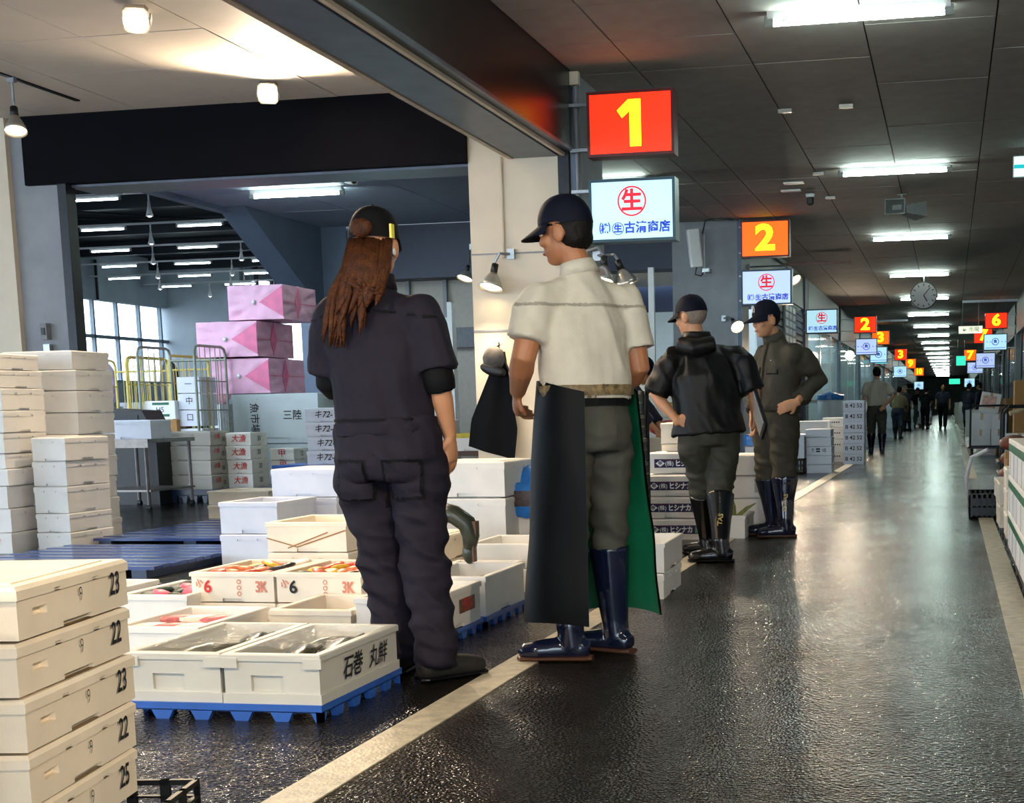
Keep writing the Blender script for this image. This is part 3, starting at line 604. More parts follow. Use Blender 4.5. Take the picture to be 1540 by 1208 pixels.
def fbox(label, group, x, y, z, w, d, h, m=foam, rz=0, kind='closed', det=0, lidh=None, name='foam_box', cat='foam box', lidm=None):
    t = thing(name, label, cat, (x, y, z), rz, group)
    if kind == 'tray': obj('tray', box_mesh('tray', w, d, h, m, det=det), t)
    else:
        lh = lidh or min(.045, h*.28); bh = h-lh-.002
        obj('body', box_mesh('body', w, d, bh, m, det=det), t); obj('lid', box_mesh('lid', w, d, lh-.003, lidm or m), t, (0, 0, bh))
    return t
def mark(t, face, w, d, h, s, u, v, size, m=ink, bold=.001, **k):
    # lettering at fraction u (left to right) and v (up) of a face
    if face == 'front': pos = ((u-.5)*w, -d/2-.0055, v*h)
    elif face == 'right': pos = (w/2+.0055, (u-.5)*d, v*h)
    elif face == 'left': pos = (-w/2-.0055, (.5-u)*d, v*h)
    else: pos = ((u-.5)*w, (v-.5)*d, h+.0015)
    return letter(s, t, face, pos, size, m, bold, **k)
def stack(where, group, x, y, z, w, d, hs, m=foam, rz=0, jit=.008, marks=None, det=0, kinds=None, labels=None, mats=None, top_open=False):
    # hs from bottom to top
    n = len(hs); out = []
    for i, h in enumerate(hs):
        mm = mats[i] if mats else m
        what = {'foam white': 'white foam box', 'foam cream': 'cream foam box', 'foam cool white': 'cool white foam box', 'foam grey': 'grey foam box'}.get(mm.name, 'foam box')
        rank = ORD[n-1-i] if i or n == 1 else 'bottom one'
        lab = labels[i] if labels else '%s, %s%s' % (what, rank if n > 1 else 'single', ' of '+where if n > 1 else ' '+where)
        o = fbox(lab, group, x+random.uniform(-jit, jit), y+random.uniform(-jit, jit), z, w, d, h, mm, rz+random.uniform(-jit, jit)*.8, 'tray' if top_open and i == n-1 else 'closed', det)
        if marks:
            for mk in marks(i, n): mark(o, mk[0], w, d, h, *mk[1:3+1+1], **mk[5] if len(mk) > 5 else {})
        out.append(o); z += h
    return out
# ---------------------------------------------------------------- near left stack (turned about ten degrees)
rz = R(10); ca, sa = math.cos(rz), math.sin(rz)
def loc_in(px, py, ox, oy): return (px+ox*ca-oy*sa, py+ox*sa+oy*ca)
w, d, h = .36, .545, .112
cx, cy = loc_in(-1.88, 3.0, -w/2, -d/2)
nums = ['25', '22', '23', '22', '23']
fac = {0: 'bottom one', 1: 'second from the bottom', 2: 'middle one', 3: 'second from the top', 4: 'topmost'}
for i in range(5):
    kind = 'closed'
    o = fbox('white foam fish box stamped %s, %s of the near left stack' % (nums[i], fac[i]), 'near left stack with stamped numbers', cx+random.uniform(-.004, .004), cy+random.uniform(-.004, .004), .085+i*h, w, d, h-.001, foam2, rz+random.uniform(-.008, .008), kind, 1, .03)
    mark(o, 'right', w, d, h, nums[i], .85, .5, .07, ink, .001, shear=.12, sp=1.0, sx=.8); mark(o, 'right', w, d, h, '9', .52, .5, .045, ink, -.0006, sx=.8)
    MB().box(-.03, .03, -.002, .002, -.008, .008).build('strap_slot', foamg, o, (w/2, .09, .0)) if False else None
o = thing('plastic_crate', 'black plastic crate under the near left stack', 'crate', (cx+.02, cy+.08, 0), rz)
def crate(o, w, d, h, m, t=.012):
    for n_, b in (('front_side', (-w/2, w/2, -d/2, -d/2+t)), ('back_side', (-w/2, w/2, d/2-t, d/2)), ('left_side', (-w/2, -w/2+t, -d/2, d/2)), ('right_side', (w/2-t, w/2, -d/2, d/2))):
        mb = MB(); lx = b[1]-b[0] > b[3]-b[2]; mb.box(*b, 0, h*.12); mb.box(*b, h*.84, h)
        k = 6
        for i in range(k+1):
            if lx: c_ = b[0]+(b[1]-b[0])*i/k; mb.box(max(b[0], c_-.012), min(b[1], c_+.012), b[2], b[3], 0, h)
            else: c_ = b[2]+(b[3]-b[2])*i/k; mb.box(b[0], b[1], max(b[2], c_-.012), min(b[3], c_+.012), 0, h)
        mb.box(*b, h*.45, h*.52); mb.build(n_, m, o)
    MB().box(-w/2, w/2, -d/2, d/2, 0, .01).build('bottom', m, o)
crate(o, .5, .62, .083, black)
cx2, cy2 = loc_in(-1.88, 3.0, -w/2-.06, -d*1.5-.03)
hand = ['2,2', 'x1', '2-', 'x1', '5-']
for i in range(5):
    o = fbox('white foam fish box with black pen marks, %s, left edge' % fac[i], 'nearest left stack with pen marks', cx2, cy2, .04+i*.12, w, d, .119, foam, rz+random.uniform(-.008, .008), 'closed', 0, .03)
    mark(o, 'right', w, d, .119, hand[i], .86, .45, .08, ink, .0015, shear=.3)
o = thing('plastic_crate', 'black plastic crate under the nearest left stack', 'crate', (cx2, cy2, 0), rz); crate(o, .4, .56, .04, black)

# ---------------------------------------------------------------- blue pallet with two open trays
def pallet(label, x0, x1, y0, y1, h, m, group, teeth=True, z=0):
    t = thing('plastic_pallet', label, 'pallet', ((x0+x1)/2, (y0+y1)/2, z), 0, group); w, d = x1-x0, y1-y0
    MB().box(-w/2, w/2, -d/2, d/2, h*.55, h).build('deck', m, t)
    n = max(3, round(w/.13)); k = max(3, round(d/.13))
    prof = lambda L, n: sum([[(-L/2+L*i/n+L/n*.16, 0), (-L/2+L*i/n+L/n*.28, h*.56), (-L/2+L*(i+1)/n-L/n*.28, h*.56), (-L/2+L*(i+1)/n-L/n*.16, 0)] if True else [] for i in range(n)], [])
    def skirt(L, n): return [(-L/2, 0)]+prof(L, n)+[(L/2, 0), (L/2, h*.6), (-L/2, h*.6)]
    MB().prism(skirt(w, n), -d/2, -d/2+.02, 'y').build('skirt', m, t); MB().prism(skirt(w, n), d/2-.02, d/2, 'y').build('skirt', m, t)
    MB().prism(skirt(d, k), -w/2, -w/2+.02, 'x').build('skirt', m, t); MB().prism(skirt(d, k), w/2-.02, w/2, 'x').build('skirt', m, t)
    return t
PG = 'blue plastic pallets under the fish boxes'
pallet('blue plastic pallet under the two front trays of fish', -2.62, -1.93, 4.12, 4.80, .055, bluepl, PG)
whiteplas = mat('translucent white plastic', '#c9c8c0', .35, var=.03, scale=6, bump=.05, bscale=120)
fr = fbox('open white tray of wrapped fish with black brush writing, front right', 'open trays on the blue pallet', -2.10, 4.455, .055, .325, .645, .16, whiteplas, 0, 'tray', 1, name='fish_tray', cat='fish tray')
letter('石巻', fr, 'right', (.169, -.08, .08), .082, ink, .0012, .25, .9); letter('丸鮮', fr, 'right', (.169, .135, .08), .082, ink, .0005, .25, .9)
fl = fbox('open white tray of wrapped fish left beside the written tray', 'open trays on the blue pallet', -2.445, 4.46, .055, .33, .645, .16, whiteplas, 0, 'tray', 1, name='fish_tray', cat='fish tray')
# fish
fishm = mat('silver fish', '#8f8f86', .25, .2, var=.45, scale=14); fishd = mat('dark fish', '#4a4a3c', .25, var=.5, scale=16); fishr = mat('red fish', '#d8573f', .35, var=.4, scale=18)
film = mat('clear film', '#f4f6f6', .12, alpha=.09, spec=1, bump=1.0, bscale=18)
FM = {}
def fish_mesh(L, m):
    k = (L, m.name)
    if k in FM: return FM[k]
    mb = MB(); pr = [(0, .004), (.06, .12), (.2, .2), (.4, .22), (.62, .16), (.82, .07), (.9, .045)]
    vs = []; n = 10
    for a, r in pr:
        for q in range(n):
            w_ = 2*math.pi*q/n; vs.append(((a-.5)*L, math.cos(w_)*r*L*.38, math.sin(w_)*r*L*.75+.07*L))
    fs = [(i*n+q, i*n+(q+1) % n, (i+1)*n+(q+1) % n, (i+1)*n+q) for i in range(len(pr)-1) for q in range(n)]; mb.add(vs, fs)
    mb.prism([(.38*L, .07*L), (.5*L, .16*L), (.47*L, .07*L), (.5*L, -.02*L)], -.004, .004, 'y'); mb.prism([(-.15*L, .2*L), (.15*L, .18*L), (.05*L, .27*L), (-.1*L, .28*L)], -.003, .003, 'y')
    FM[k] = mb.mesh('fish', m, True); return FM[k]
def fish(label, group, loc, L, m, rz=0, roll=70):
    t = thing('fish', label, 'fish', loc, rz, group); o = obj('body', fish_mesh(L, m), t, (0, 0, 0), (R(roll), 0, 0))
    MB().ball((-.38*L, -.06*L, .1*L), .016*L, 8, 6).build('eye', black, o)
    return t
def sheet(label, cat, x0, x1, y0, y1, z, m, amp=.02, sc=14, group=None, name='plastic_film', nx=22, ny=22, dome=.0):
    vs = []; fs = []
    for j in range(ny+1):
        for i in range(nx+1):
            u, v = i/nx, j/ny; x, y = x0+(x1-x0)*u, y0+(y1-y0)*v
            zz = z+amp*(noise.noise((x*sc, y*sc, z*7))+.5*noise.noise((x*sc*2.3, y*sc*2.3, 3)))+dome*(1-(2*u-1)**4)*(1-(2*v-1)**4)
            vs.append((x, y, zz))
    fs = [(j*(nx+1)+i, j*(nx+1)+i+1, (j+1)*(nx+1)+i+1, (j+1)*(nx+1)+i) for j in range(ny) for i in range(nx)]
    cx_, cy_ = (x0+x1)/2, (y0+y1)/2
    o = MB().add([(a-cx_, b-cy_, c-z) for a, b, c in vs], fs).build(name, m, None, (cx_, cy_, z), smooth=True)
    return tag(o, label, cat, group)
for i, (x, y, rz_, mm) in enumerate(((-2.13, 4.35, 1.9, fishd), (-2.05, 4.5, 1.75, fishm), (-2.12, 4.62, 1.2, fishm))):
    fish('%s fish in the written front tray' % ['dark whole', 'silver whole', 'pale small'][i], 'fish in the front trays', (x, y, .17), (.38, .40, .26)[i], mm, rz_)
for i, (x, y, rz_, mm) in enumerate(((-2.47, 4.38, 1.4, fishm), (-2.42, 4.6, 1.9, fishd))):
    fish('%s fish in the left front tray' % ['silver', 'dark mottled'][i], 'fish in the front trays', (x, y, .17), .36, mm, rz_)
sheet('crumpled clear film over the fish in the written tray', 'plastic film', -2.22, -1.98, 4.2, 4.72, .222, film, .014, 16, 'clear film over fish')
sheet('crumpled clear film over the fish in the left tray', 'plastic film', -2.57, -2.32, 4.2, 4.72, .222, film, .014, 17, 'clear film over fish')

# ---------------------------------------------------------------- boxes marked 6 and 3K
G3 = 'cream boxes marked 6 and 3K'
for c_ in range(2):
    for r_ in range(2):
        x = (-3.195, -2.775)[c_]; w, d, h = .405, .56, (.125, .135)[r_]
        top = r_ == 1
        o = fbox('cream foam box stamped 6 and 3K, %s row, %s' % (('lower', 'upper')[r_], ('left', 'right beside the coverall person')[c_]), G3, x, 6.24, (.0, .126)[r_], w, d, h, foam2, 0, 'tray' if top else 'closed')
        mark(o, 'front', w, d, h, '6', .2, .5, .08, redink if c_ == 0 or r_ == 0 else ink, .002); mark(o, 'front', w, d, h, '3K', .85, .5, .07, pinkink if r_ else redink, .002, sx=.7)
        for q in range(3): ring(o, 'front', ((.58-.5)*w, -d/2-.003, h*(.28+.2*q)), .011, .004, pinkink if r_ else redink, 12)
        mark(o, 'front', w, d, h, '小', .1, .62, .04, pinkink, .001, tilt=.4)
packm = [mat('red packet', '#d24a35', .35, var=.35, scale=22), mat('yellow packet', '#d9b22e', .35, var=.35, scale=22), mat('orange packet', '#e98458', .35, var=.35, scale=22), mat('dark printed packet', '#2b2a33', .35, var=.5, scale=25), mat('pale packet', '#ecdccb', .35, var=.12, scale=22)]
PC = [MB().ball((0, 0, 0), (.055, .04, .014), 10, 6).mesh('packet', p_, True) for p_ in packm]
PN = ['red', 'yellow', 'orange', 'dark printed', 'pale']
for c_ in range(2):
    for i in range(16):
        x = (-3.195, -2.775)[c_]+(-.11+.073*(i % 4))+random.uniform(-.01, .01); y = 6.06+.12*(i//4)+random.uniform(-.01, .01); k = random.choice((0, 0, 1, 2, 2, 3, 4))
        o = obj('packet', PC[k], None, (x, y, .237+random.uniform(0, .022)), (random.uniform(-.3, .3), random.uniform(-.3, .3), random.uniform(0, 3)))
        tag(o, '%s packet in the %s upper 3K box, %s row, %s from left' % (PN[k], ('left', 'right')[c_], ['front', 'second', 'third', 'back'][i//4], ['first', 'second', 'third', 'fourth'][i % 4]), 'packet', '%s packets in the %s upper 3K box' % (PN[k], ('left', 'right')[c_]))
# ---------------------------------------------------------------- boxes behind them
GB = 'white boxes behind the 3K boxes'
st = stack('the roped stack behind the 3K boxes', GB, -3.2, 7.02, 0, .43, .54, (.135, .14, .15), foam2, top_open=True, labels=['cream foam fish box at the bottom of the roped stack', 'cream foam fish box under the roped tray', 'cream open foam tray tied with string behind the 3K boxes'])
MB().tube([(-.215, -.276, .07), (-.05, -.278, .025), (.215, -.276, .11)], .003).build('string', mat('brown string', '#a07a4a', .8), st[-1]); MB().tube([(-.1, -.279, .02), (.12, -.279, .10)], .003).build('string', MATS['brown string'], st[-1])
fish('grey fish in the roped tray', 'fish in the back trays', (-3.12, 7.0, .36), .3, fishm, 1.2)
stack('the pair left of the roped tray', GB, -4.48, 8.9, 0, .40, .58, (.205, .205), foamb, top_open=True); fish('dark small fish in the tray left of the roped tray', 'fish in the back trays', (-4.45, 8.85, .37), .25, fishd, 1.0)
stack('the stack at the coverall hip', GB, -4.40, 9.6, 0, .48, .58, (.2, .2, .2), foamb); stack('the stack hidden behind the coverall person', GB, -3.88, 9.7, 0, .44, .5, (.18, .18, .18), foam)
stack('the low stack half behind the coverall person', GB, -3.55, 8.5, 0, .40, .5, (.17, .17), foam)
stack('the low pair beyond the blue planks', GB, -6.66, 12.9, .0, .62, .55, (.13, .13), foam2, top_open=True)
stack('the bundle just behind the roped stack', GB, -2.92, 7.75, 0, .36, .5, (.15, .14), foam2)
# trays at left
GL = 'trays beside the near left stack'
nets = [mat('dark green net', '#1f3a35', .5, var=.5, scale=25), mat('pink net', '#e2607a', .45, var=.35, scale=25), mat('red stripes', '#c93a48', .4, var=.5, scale=30)]
for i, (x, y, lab) in enumerate(((-3.53, 6.12, 'tray of green and pink netted shellfish beside the 3K boxes'), (-4.02, 6.15, 'tray of green and pink netted shellfish behind the stamped stack'))):
    o = fbox('white foam '+lab, GL, x, y, 0, .34, .56, .17, foam, 0, 'tray'); mark(o, 'front', .34, .56, .17, '32', .7, .35, .05, ink, .001)
    for q in range(10):
        a = MB().ball((0, 0, 0), (.05, .05, .02), 10, 6).build('net_bag', nets[(q*7) % 2 if q % 3 else 0], None, (x-.07+.07*(q % 3), y-.18+.12*(q//3), .148+.012*(q % 2)), (.2, .3, q), smooth=True)
        cl = 'dark green' if a.data.materials[0] is nets[0] else 'pink'
        tag(a, '%s net bag in the tray %s, %s row, %s' % (cl, ('beside the 3K boxes', 'behind the stamped stack')[i], ['front', 'second', 'third', 'back'][q//3], ['left', 'middle', 'right'][q % 3]), 'net bag', '%s net bags %s' % (cl, ('beside the 3K boxes', 'behind the stamped stack')[i]))
o = fbox('white foam tray of red striped packs left of the blue pallet', GL, -2.98, 5.22, 0, .36, .58, .17, foam, 0, 'tray')
for q in range(6):
    a = MB().ball((0, 0, 0), (.09, .035, .018), 12, 6).build('striped_pack', nets[2] if q % 2 else packm[4], None, (-3.06+.09*(q % 3), 5.05+.22*(q//3), .15), (.1, 0, .4), smooth=True); tag(a, '%s pack under film left of the blue pallet, %s row, %s' % ('red striped' if q % 2 else 'pale', ['front', 'back'][q//3], ['left', 'middle', 'right'][q % 3]), 'packet', '%s packs left of the blue pallet' % ('red striped' if q % 2 else 'pale'))
sheet('clear film over the red striped packs', 'plastic film', -3.12, -2.84, 4.98, 5.46, .16, film, .012, 15, 'clear film over fish')
# ---------------------------------------------------------------- right group on blue pallets, beside the coverall person's legs
pallet('blue pallet right of the coverall person under the labelled tray', -2.55, -2.04, 5.42, 6.06, .05, bluepl, PG); pallet('blue pallet behind the apron person under the white tray', -2.56, -2.03, 6.08, 6.72, .05, bluepl, PG)
GR = 'trays on pallets behind the people in coverall and apron'
o = fbox('white foam tray with a printed red label right of the coverall person', GR, -2.21, 5.74, .05, .33, .6, .17, foam, 0, 'tray')
MB().box(0, .002, -.1, .1, -.03, .03).build('printed_label', mat('label brown', '#6d4034', .5, var=.6, scale=60), o, (.166, .12, .09)); letter('若布', o, 'right', (.17, .12, .09), .06, redink, .001)
tag(MB().ball((0, 0, 0), (.1, .16, .03), 12, 6).build('net_bag', nets[0], None, (-2.2, 5.7, .17), smooth=True), 'green bag in the tray with the red label', 'net bag')
fbox('white foam tray left of the labelled tray, between the legs', GR, -2.57, 5.68, .0, .35, .5, .17, foam2, 0, 'tray')
o = fbox('white foam tray of dark fish behind the apron person', GR, -2.215, 6.4, .05, .35, .6, .18, foam, 0, 'tray')
for q in range(4): fish('dark flat fish in the tray behind the apron person, %s' % ['nearest', 'second', 'third', 'farthest'][q], 'dark fish behind the apron person', (-2.22+.03*(q % 2), 6.3+.08*q, .16), .2, fishd, .3+q)
fbox('white foam tray behind the coverall person, left of the dark fish', GR, -2.40, 7.02, .0, .35, .5, .18, foam, 0, 'tray')
stack('the pair behind the dark fish tray', GR, -2.36, 7.62, 0, .38, .55, (.13, .13), foam, top_open=True)
# tall tubs
tb = foam
for i, (z, h) in enumerate(((0, .43), (.435, .225))):
    fbox(['tall white foam tub on the floor behind the coverall person', 'white foam tub on top of the tall tub'][i], 'white tubs behind the coverall person', -2.98, 8.92, z, .5, .6, h, foam, 0, 'closed', 0, .05)
stack('the pale stack behind the tall tub', 'white tubs behind the coverall person', -2.95, 9.8, 0, .5, .5, (.2, .2, .15), foamb)
# ---------------------------------------------------------------- stack by the left column
GS = 'stack by the left column'
stack('the front left column stack', GS, -7.02, 9.55, 0, .62, .5, (.155, .175, .165, .125, .11, .15, .16, .16, .13, .12), foam, jit=.012, marks=lambda i, n: [('front', ['91', '91', 'AV', '5k', 'UL', '6,p', 'Z', '', '', ''][i], .8, .5, .07, {'m': redink if i < 2 else ink, 'shear': .3})] if i < 6 else [])
stack('the short stack in front of the left column', GS, -6.50, 9.78, 0, .27, .55, (.14, .14, .2, .185, .175), foam, jit=.01)
stack('the rear left column stack', GS, -6.98, 10.42, 0, .6, .5, (.17, .17, .17, .17, .17, .17, .17, .16, .15), foam, jit=.012)
stack('the stack farthest back by the left column', GS, -7.7, 10.2, 0, .6, .6, (.17, .17, .17, .17, .17, .17, .17, .17), foam2, jit=.012)
# wet blue planked decks on the floor
dk = mat('wet blue deck', '#3b4f86', .18, var=.25, scale=6, bump=.2, bscale=12)
for i, (x0, x1, y0, y1, lab) in enumerate(((-6.2, -4.72, 7.85, 9.25, 'wet blue plank deck on the floor, nearer one'), (-6.35, -4.85, 9.75, 11.6, 'wet blue plank deck on the floor, farther one'))):
    t = thing('plank_deck', lab, 'deck', (0, 0, 0), 0, 'wet blue decks'); n = 14
    for k in range(n):
        ya = y0+(y1-y0)*k/n; MB().box(x0, x1, ya+.006, ya+(y1-y0)/n-.006, .05, .07+.004*(k % 2)).build('plank', dk, t)
    for x in (x0+.05, (x0+x1)/2, x1-.15): MB().box(x, x+.1, y0, y1, 0, .05).build('runner', navypl, t)
# ================================================================ HALL ITEMS BEHIND THE STALL
t = thing('steel_table', 'stainless steel worktable with lower shelf beside the column stack', 'table', (-8.55, 14.1, 0))
ds2 = mat('worn stainless', '#7d7672', .35, .7, var=.15)
MB().box(-.35, .38, -.45, .5, .71, .75).box(-.35, .38, -.46, -.43, .66, .75).build('top', ds2, t); MB().box(-.33, .36, -.43, .48, .2, .22).build('shelf', ds2, t)
for x in (-.31, .33):
    for y in (-.42, .45): l = MB().tube([(x, y, .06), (x, y, .72)], .02).build('leg', ds2, t); MB().lathe([(.0, -.03), (.03, -.02), (.03, .02), (.0, .03)], 10, (x, y, .03), 'x').build('castor', black, l)
fbox('white foam box lying on the steel table', 'boxes in the hall', -8.5, 14.0, .75, .56, .4, .2, foamb)
o = thing('monitor_case', 'black slanted case behind the box on the steel table', 'case', (-9.0, 14.9, .0)); MB().prism([(-.3, 0), (.3, 0), (.3, .75), (.15, 1.05), (-.3, 1.08)], -.2, .2, 'y').build('body', black, o); MB().box(-.25, .1, -.21, -.2, .8, 1.0).build('panel', dsteel, o)
# grey boxes on a dark pallet
pallet('dark blue pallet under the grey boxes', -9.3, -7.4, 14.95, 16.2, .15, navypl, 'dark pallets in the hall')
GD = 'grey boxes on the dark pallet'
def redm(i, n): return [('right', '小魚', .35, .6, .07, {'m': redink, 'shear': .2}), ('right', '10', .7, .4, .07, {'m': ink})]
stack('the grey stack on the dark pallet', GD, -8.52, 15.2, .15, .62, .4, (.165, .165, .165, .165), foamg, marks=redm)
stack('the low grey pair on the dark pallet', GD, -9.1, 15.2, .15, .5, .4, (.15, .15), foamg)
stack('the red inked stack right of the grey stack', GD, -8.02, 15.5, .15, .30, .4, (.165, .16, .16, .15), foam, marks=lambda i, n: [('front', '大漁', .5, .5, .09, {'m': redink, 'shear': .2}), ('right', '30', .5, .5, .08, {'m': ink})])
stack('the outer red inked stack on the dark pallet', GD, -7.68, 15.9, .15, .3, .4, (.15, .15, .14), foam, marks=lambda i, n: [('front', '甲', .5, .55, .1, {'m': redink}), ('right', '12', .5, .5, .08, {'m': ink})])
stack('the label stack behind the grey boxes', GD, -9.05, 16.0, .15, .34, .3, (.2, .2, .2), foamb, marks=lambda i, n: [('front', '印', .5, .5, .1, {'m': ink})])
# big insulated tanks with pink wrapped bundles on top
tank = mat('insulated tank', '#c3cfd2', .5, var=.05, scale=4)
for i, (z, h) in enumerate(((0, .62), (.625, .62))):
    o = fbox(['large pale insulated bin on the hall floor behind the grey boxes', 'large pale insulated bin under the pink bundles, with writing'][i], 'insulated bins', -8.28, 17.55, z, 1.15, 1.5, h, tank, 0, 'closed', 0, .08, name='insulated_bin', cat='bin')
    if i: mark(o, 'front', 1.15, 1.5, h, '魚市場', .25, .5, .13, ink, tilt=-1.57); mark(o, 'front', 1.15, 1.5, h, '三陸', .7, .55, .13, ink)
stack('the rear pale bin stack', 'insulated bins', -8.3, 19.2, 0, 1.0, .9, (.5, .5), tank, labels=['pale bin low at the back of the pink bundles', 'pale bin upper at the back of the pink bundles'])
pinkm = mat('pink plastic wrap', '#eeb6d6', .3, var=.10, scale=6, bump=.5, bscale=14); pinkd = mat('folded pink wrap', '#e86f9f', .35, var=.15, scale=8, bump=.3, bscale=14)
def bundle(label, x, y, z, w, d, h):
    t = thing('wrapped_bundle', label, 'wrapped boxes', (x, y, z), 0, 'pink wrapped bundles')
    vs = []; fs = []; mb = MB(); N = 12
    def face(o, u, v, nrm):
        k = len(vs)
        for j in range(N+1):
            for i in range(N+1):
                a, b = i/N, j/N; p = Vector(o)+Vector(u)*a+Vector(v)*b; e = min(a, 1-a, b, 1-b)
                ang = math.atan2(b-.5, a-.5); rr = math.hypot(a-.5, b-.5)
                dsp = (.012*math.sin(ang*9)*min(1, rr*3)+.010*noise.noise(p*6))*min(1, e*10)
                vs.append(tuple(p+Vector(nrm)*dsp))
        for j in range(N):
            for i in range(N): fs.append((k+j*(N+1)+i, k+j*(N+1)+i+1, k+(j+1)*(N+1)+i+1, k+(j+1)*(N+1)+i))
    face((-w/2, -d/2, 0), (w, 0, 0), (0, 0, h), (0, -1, 0)); face((w/2, -d/2, 0), (0, d, 0), (0, 0, h), (1, 0, 0)); face((-w/2, d/2, 0), (0, -d, 0), (0, 0, h), (-1, 0, 0)); face((w/2, d/2, 0), (-w, 0, 0), (0, 0, h), (0, 1, 0)); face((-w/2, -d/2, h), (w, 0, 0), (0, d, 0), (0, 0, 1)); face((-w/2, -d/2, 0), (w, 0, 0), (0, d, 0), (0, 0, 1))
    mb.add(vs, fs).build('wrap', pinkm, t, smooth=True)
    MB().prism([(w*.5, h*.06), (w*.5, h*.96), (w*.08, h*.5)], -d/2-.014, -d/2-.006, 'y').build('fold', pinkd, t); MB().prism([(-d*.1, .02), (d*.02, h*.5), (-d*.06, h*.98), (-d*.16, h*.5)], w/2+.006, w/2+.014, 'x').build('fold', pinkd, t)
    MB().box(w/2+.004, w/2+.012, -d/2, d/2, h*.49, h*.51).build('seam', pinkd, t); MB().ball((-.02, -d/2-.01, h*.5), (.03, .02, .03), 8, 6).build('knot', white, t, smooth=True)
bundle('pink wrapped bundle of boxes, lowest of the pink pile', -8.72, 17.3, 1.25, .78, 1.0, .43); bundle('pink wrapped bundle of boxes, middle of the pink pile', -8.85, 17.25, 1.705, .82, 1.0, .43); bundle('pink wrapped bundle of boxes, top of the pink pile', -8.5, 17.35, 2.16, .74, .95, .42)
# table with price marked boxes
t = thing('trolley_table', 'low dark table with a blue top behind the coverall person', 'table', (-6.2, 13.8, 0)); MB().box(-.5, .5, -.35, .35, .44, .47).build('top', bluepl, t); MB().box(-.5, .5, -.35, .35, .38, .44).build('apron', black, t)
for x in (-.45, .45):
    for y in (-.3, .3): MB().box(x-.03, x+.03, y-.03, y+.03, 0, .38).build('leg', black, t)
stack('the price marked stack', 'price marked boxes on the low table', -6.13, 13.75, .47, .42, .45, (.142, .142, .142, .142), foamb, marks=lambda i, n: [('front', 'キ72-', .45, .5, .085, {'shear': .3})])
# roll cages
ym = mat('yellow cage paint', '#d7c46a', .45, var=.15); cg = mat('cage zinc', '#8f9688', .4, .6, var=.15)
def cage(label, x, y, rz, m, w=.8, d=1.0, h=1.75):
    t = thing('roll_cage', label, 'roll cage', (x, y, 0), rz, 'roll cages in the hall'); b = MB().box(-w/2, w/2, -d/2, d/2, .16, .2).build('base', dsteel, t)
    for sx in (-1, 1):
        for sy in (-1, 1): MB().lathe([(.0, -.02), (.06, -.015), (.06, .015), (.0, .02)], 12, (sx*(w/2-.06), sy*(d/2-.06), .08), 'x').build('castor', black, b)
    for s in (-1, 1):
        X = s*w/2; sd = MB().tube([(X, -d/2, .2), (X, -d/2, h-.08), (X, -d/2+.03, h-.02), (X, -d/2+.1, h), (X, d/2-.1, h), (X, d/2-.03, h-.02), (X, d/2, h-.08), (X, d/2, .2)], .017).build('side_frame', m, t)
        for k in range(1, 6): MB().tube([(X, -d/2+d*k/6, .2), (X, -d/2+d*k/6, h)], .006, 6).build('bar', m, sd)
        for z in (.6, 1.05, 1.4): MB().tube([(X, -d/2, z), (X, d/2, z)], .008, 6).build('crossbar', m, sd)
    bk = MB().tube([(-w/2, d/2, h-.15), (w/2, d/2, h-.15)], .014).build('back_frame', m, t)
    for k in range(1, 7): MB().tube([(-w/2+w*k/7, d/2, .2), (-w/2+w*k/7, d/2, h-.15)], .006, 6).build('bar', m, bk)
    return t
cage('yellow painted roll cage at the left of the hall', -10.85, 17.6, 0, ym); cage('yellow painted roll cage next to the grey column stack', -10.05, 17.4, 0, ym, .6); cage('grey roll cage holding parcels beside the pink bundles', -9.25, 16.35, 0, cg, .75, .75, 1.82); cage('zinc roll cage farthest left behind the black case', -12.5, 18.6, .1, cg)
GC = 'parcels in the grey roll cage'
def parcel(label, x, y, z, w, d, h, m, rz=0):
    t = thing('parcel', label, 'parcel', (x, y, z), rz, GC); MB().rbox(-w/2, w/2, -d/2, d/2, 0, h, .006).build('carton', m, t); MB().box(-w/2-.001, w/2+.001, -.03, .03, h*.02, h+.002).build('tape', mat('tape', '#c9b48a', .3), t); return t
gp = parcel('white parcel with green bands and pen writing in the cage', -9.4, 16.2, .95, .4, .35, .22, white)
for v in (.03, .17): MB().box(-.1, .12, -.178, -.175, v, v+.03).build('green_band', green, gp)
letter('H5', gp, 'front', (0, -.178, .11), .09, ink)
gp = parcel('brown cardboard carton with a yellow note in the cage', -9.4, 16.2, .62, .42, .35, .32, card); MB().box(-.04, .02, -.178, -.175, .2, .31).build('note', yellowm, gp); letter('H5', gp, 'front', (-.1, -.178, .15), .1, ink); MB().box(.1, .18, -.178, -.175, .05, .14).build('slip', white, gp)
for i, (z, h) in enumerate(((.2, .2), (.41, .2))): parcel('white carton below the brown one in the cage, %s' % ['lower', 'upper'][i], -9.4, 16.2, z, .4, .35, h, foamb)
for i, z in enumerate((.2, .42, .64, .86, 1.06, 1.26)): p_ = parcel('pale carton at the right side of the cage, %s' % ORD[5-i], -9.05, 16.3, z, .3, .4, .19, foamb); letter(['◇', '〓', 'し', '口', '中', '一'][i], p_, 'front', (0, -.203, .1), .1, ink)
GH = 'crates behind the yellow cages'; gm = mat('green crate', '#1f5a58', .45, var=.2, scale=12)
for i, x in enumerate((-11.7, -11.0)):
    t = thing('plastic_crate', 'green slatted crate behind the yellow cage, %s' % ['left', 'right'][i], 'crate', (x, 19.6, 0), 0, GH); crate(t, .64, .6, .9, gm); MB().box(-.31, .31, -.28, .28, .02, .86).build('contents', mat('dark contents', '#15333a', .6), t)
    parcel('white carton on the %s green crate' % ['left', 'right'][i], x, 19.6, .9, .6, .5, .3, foamb)
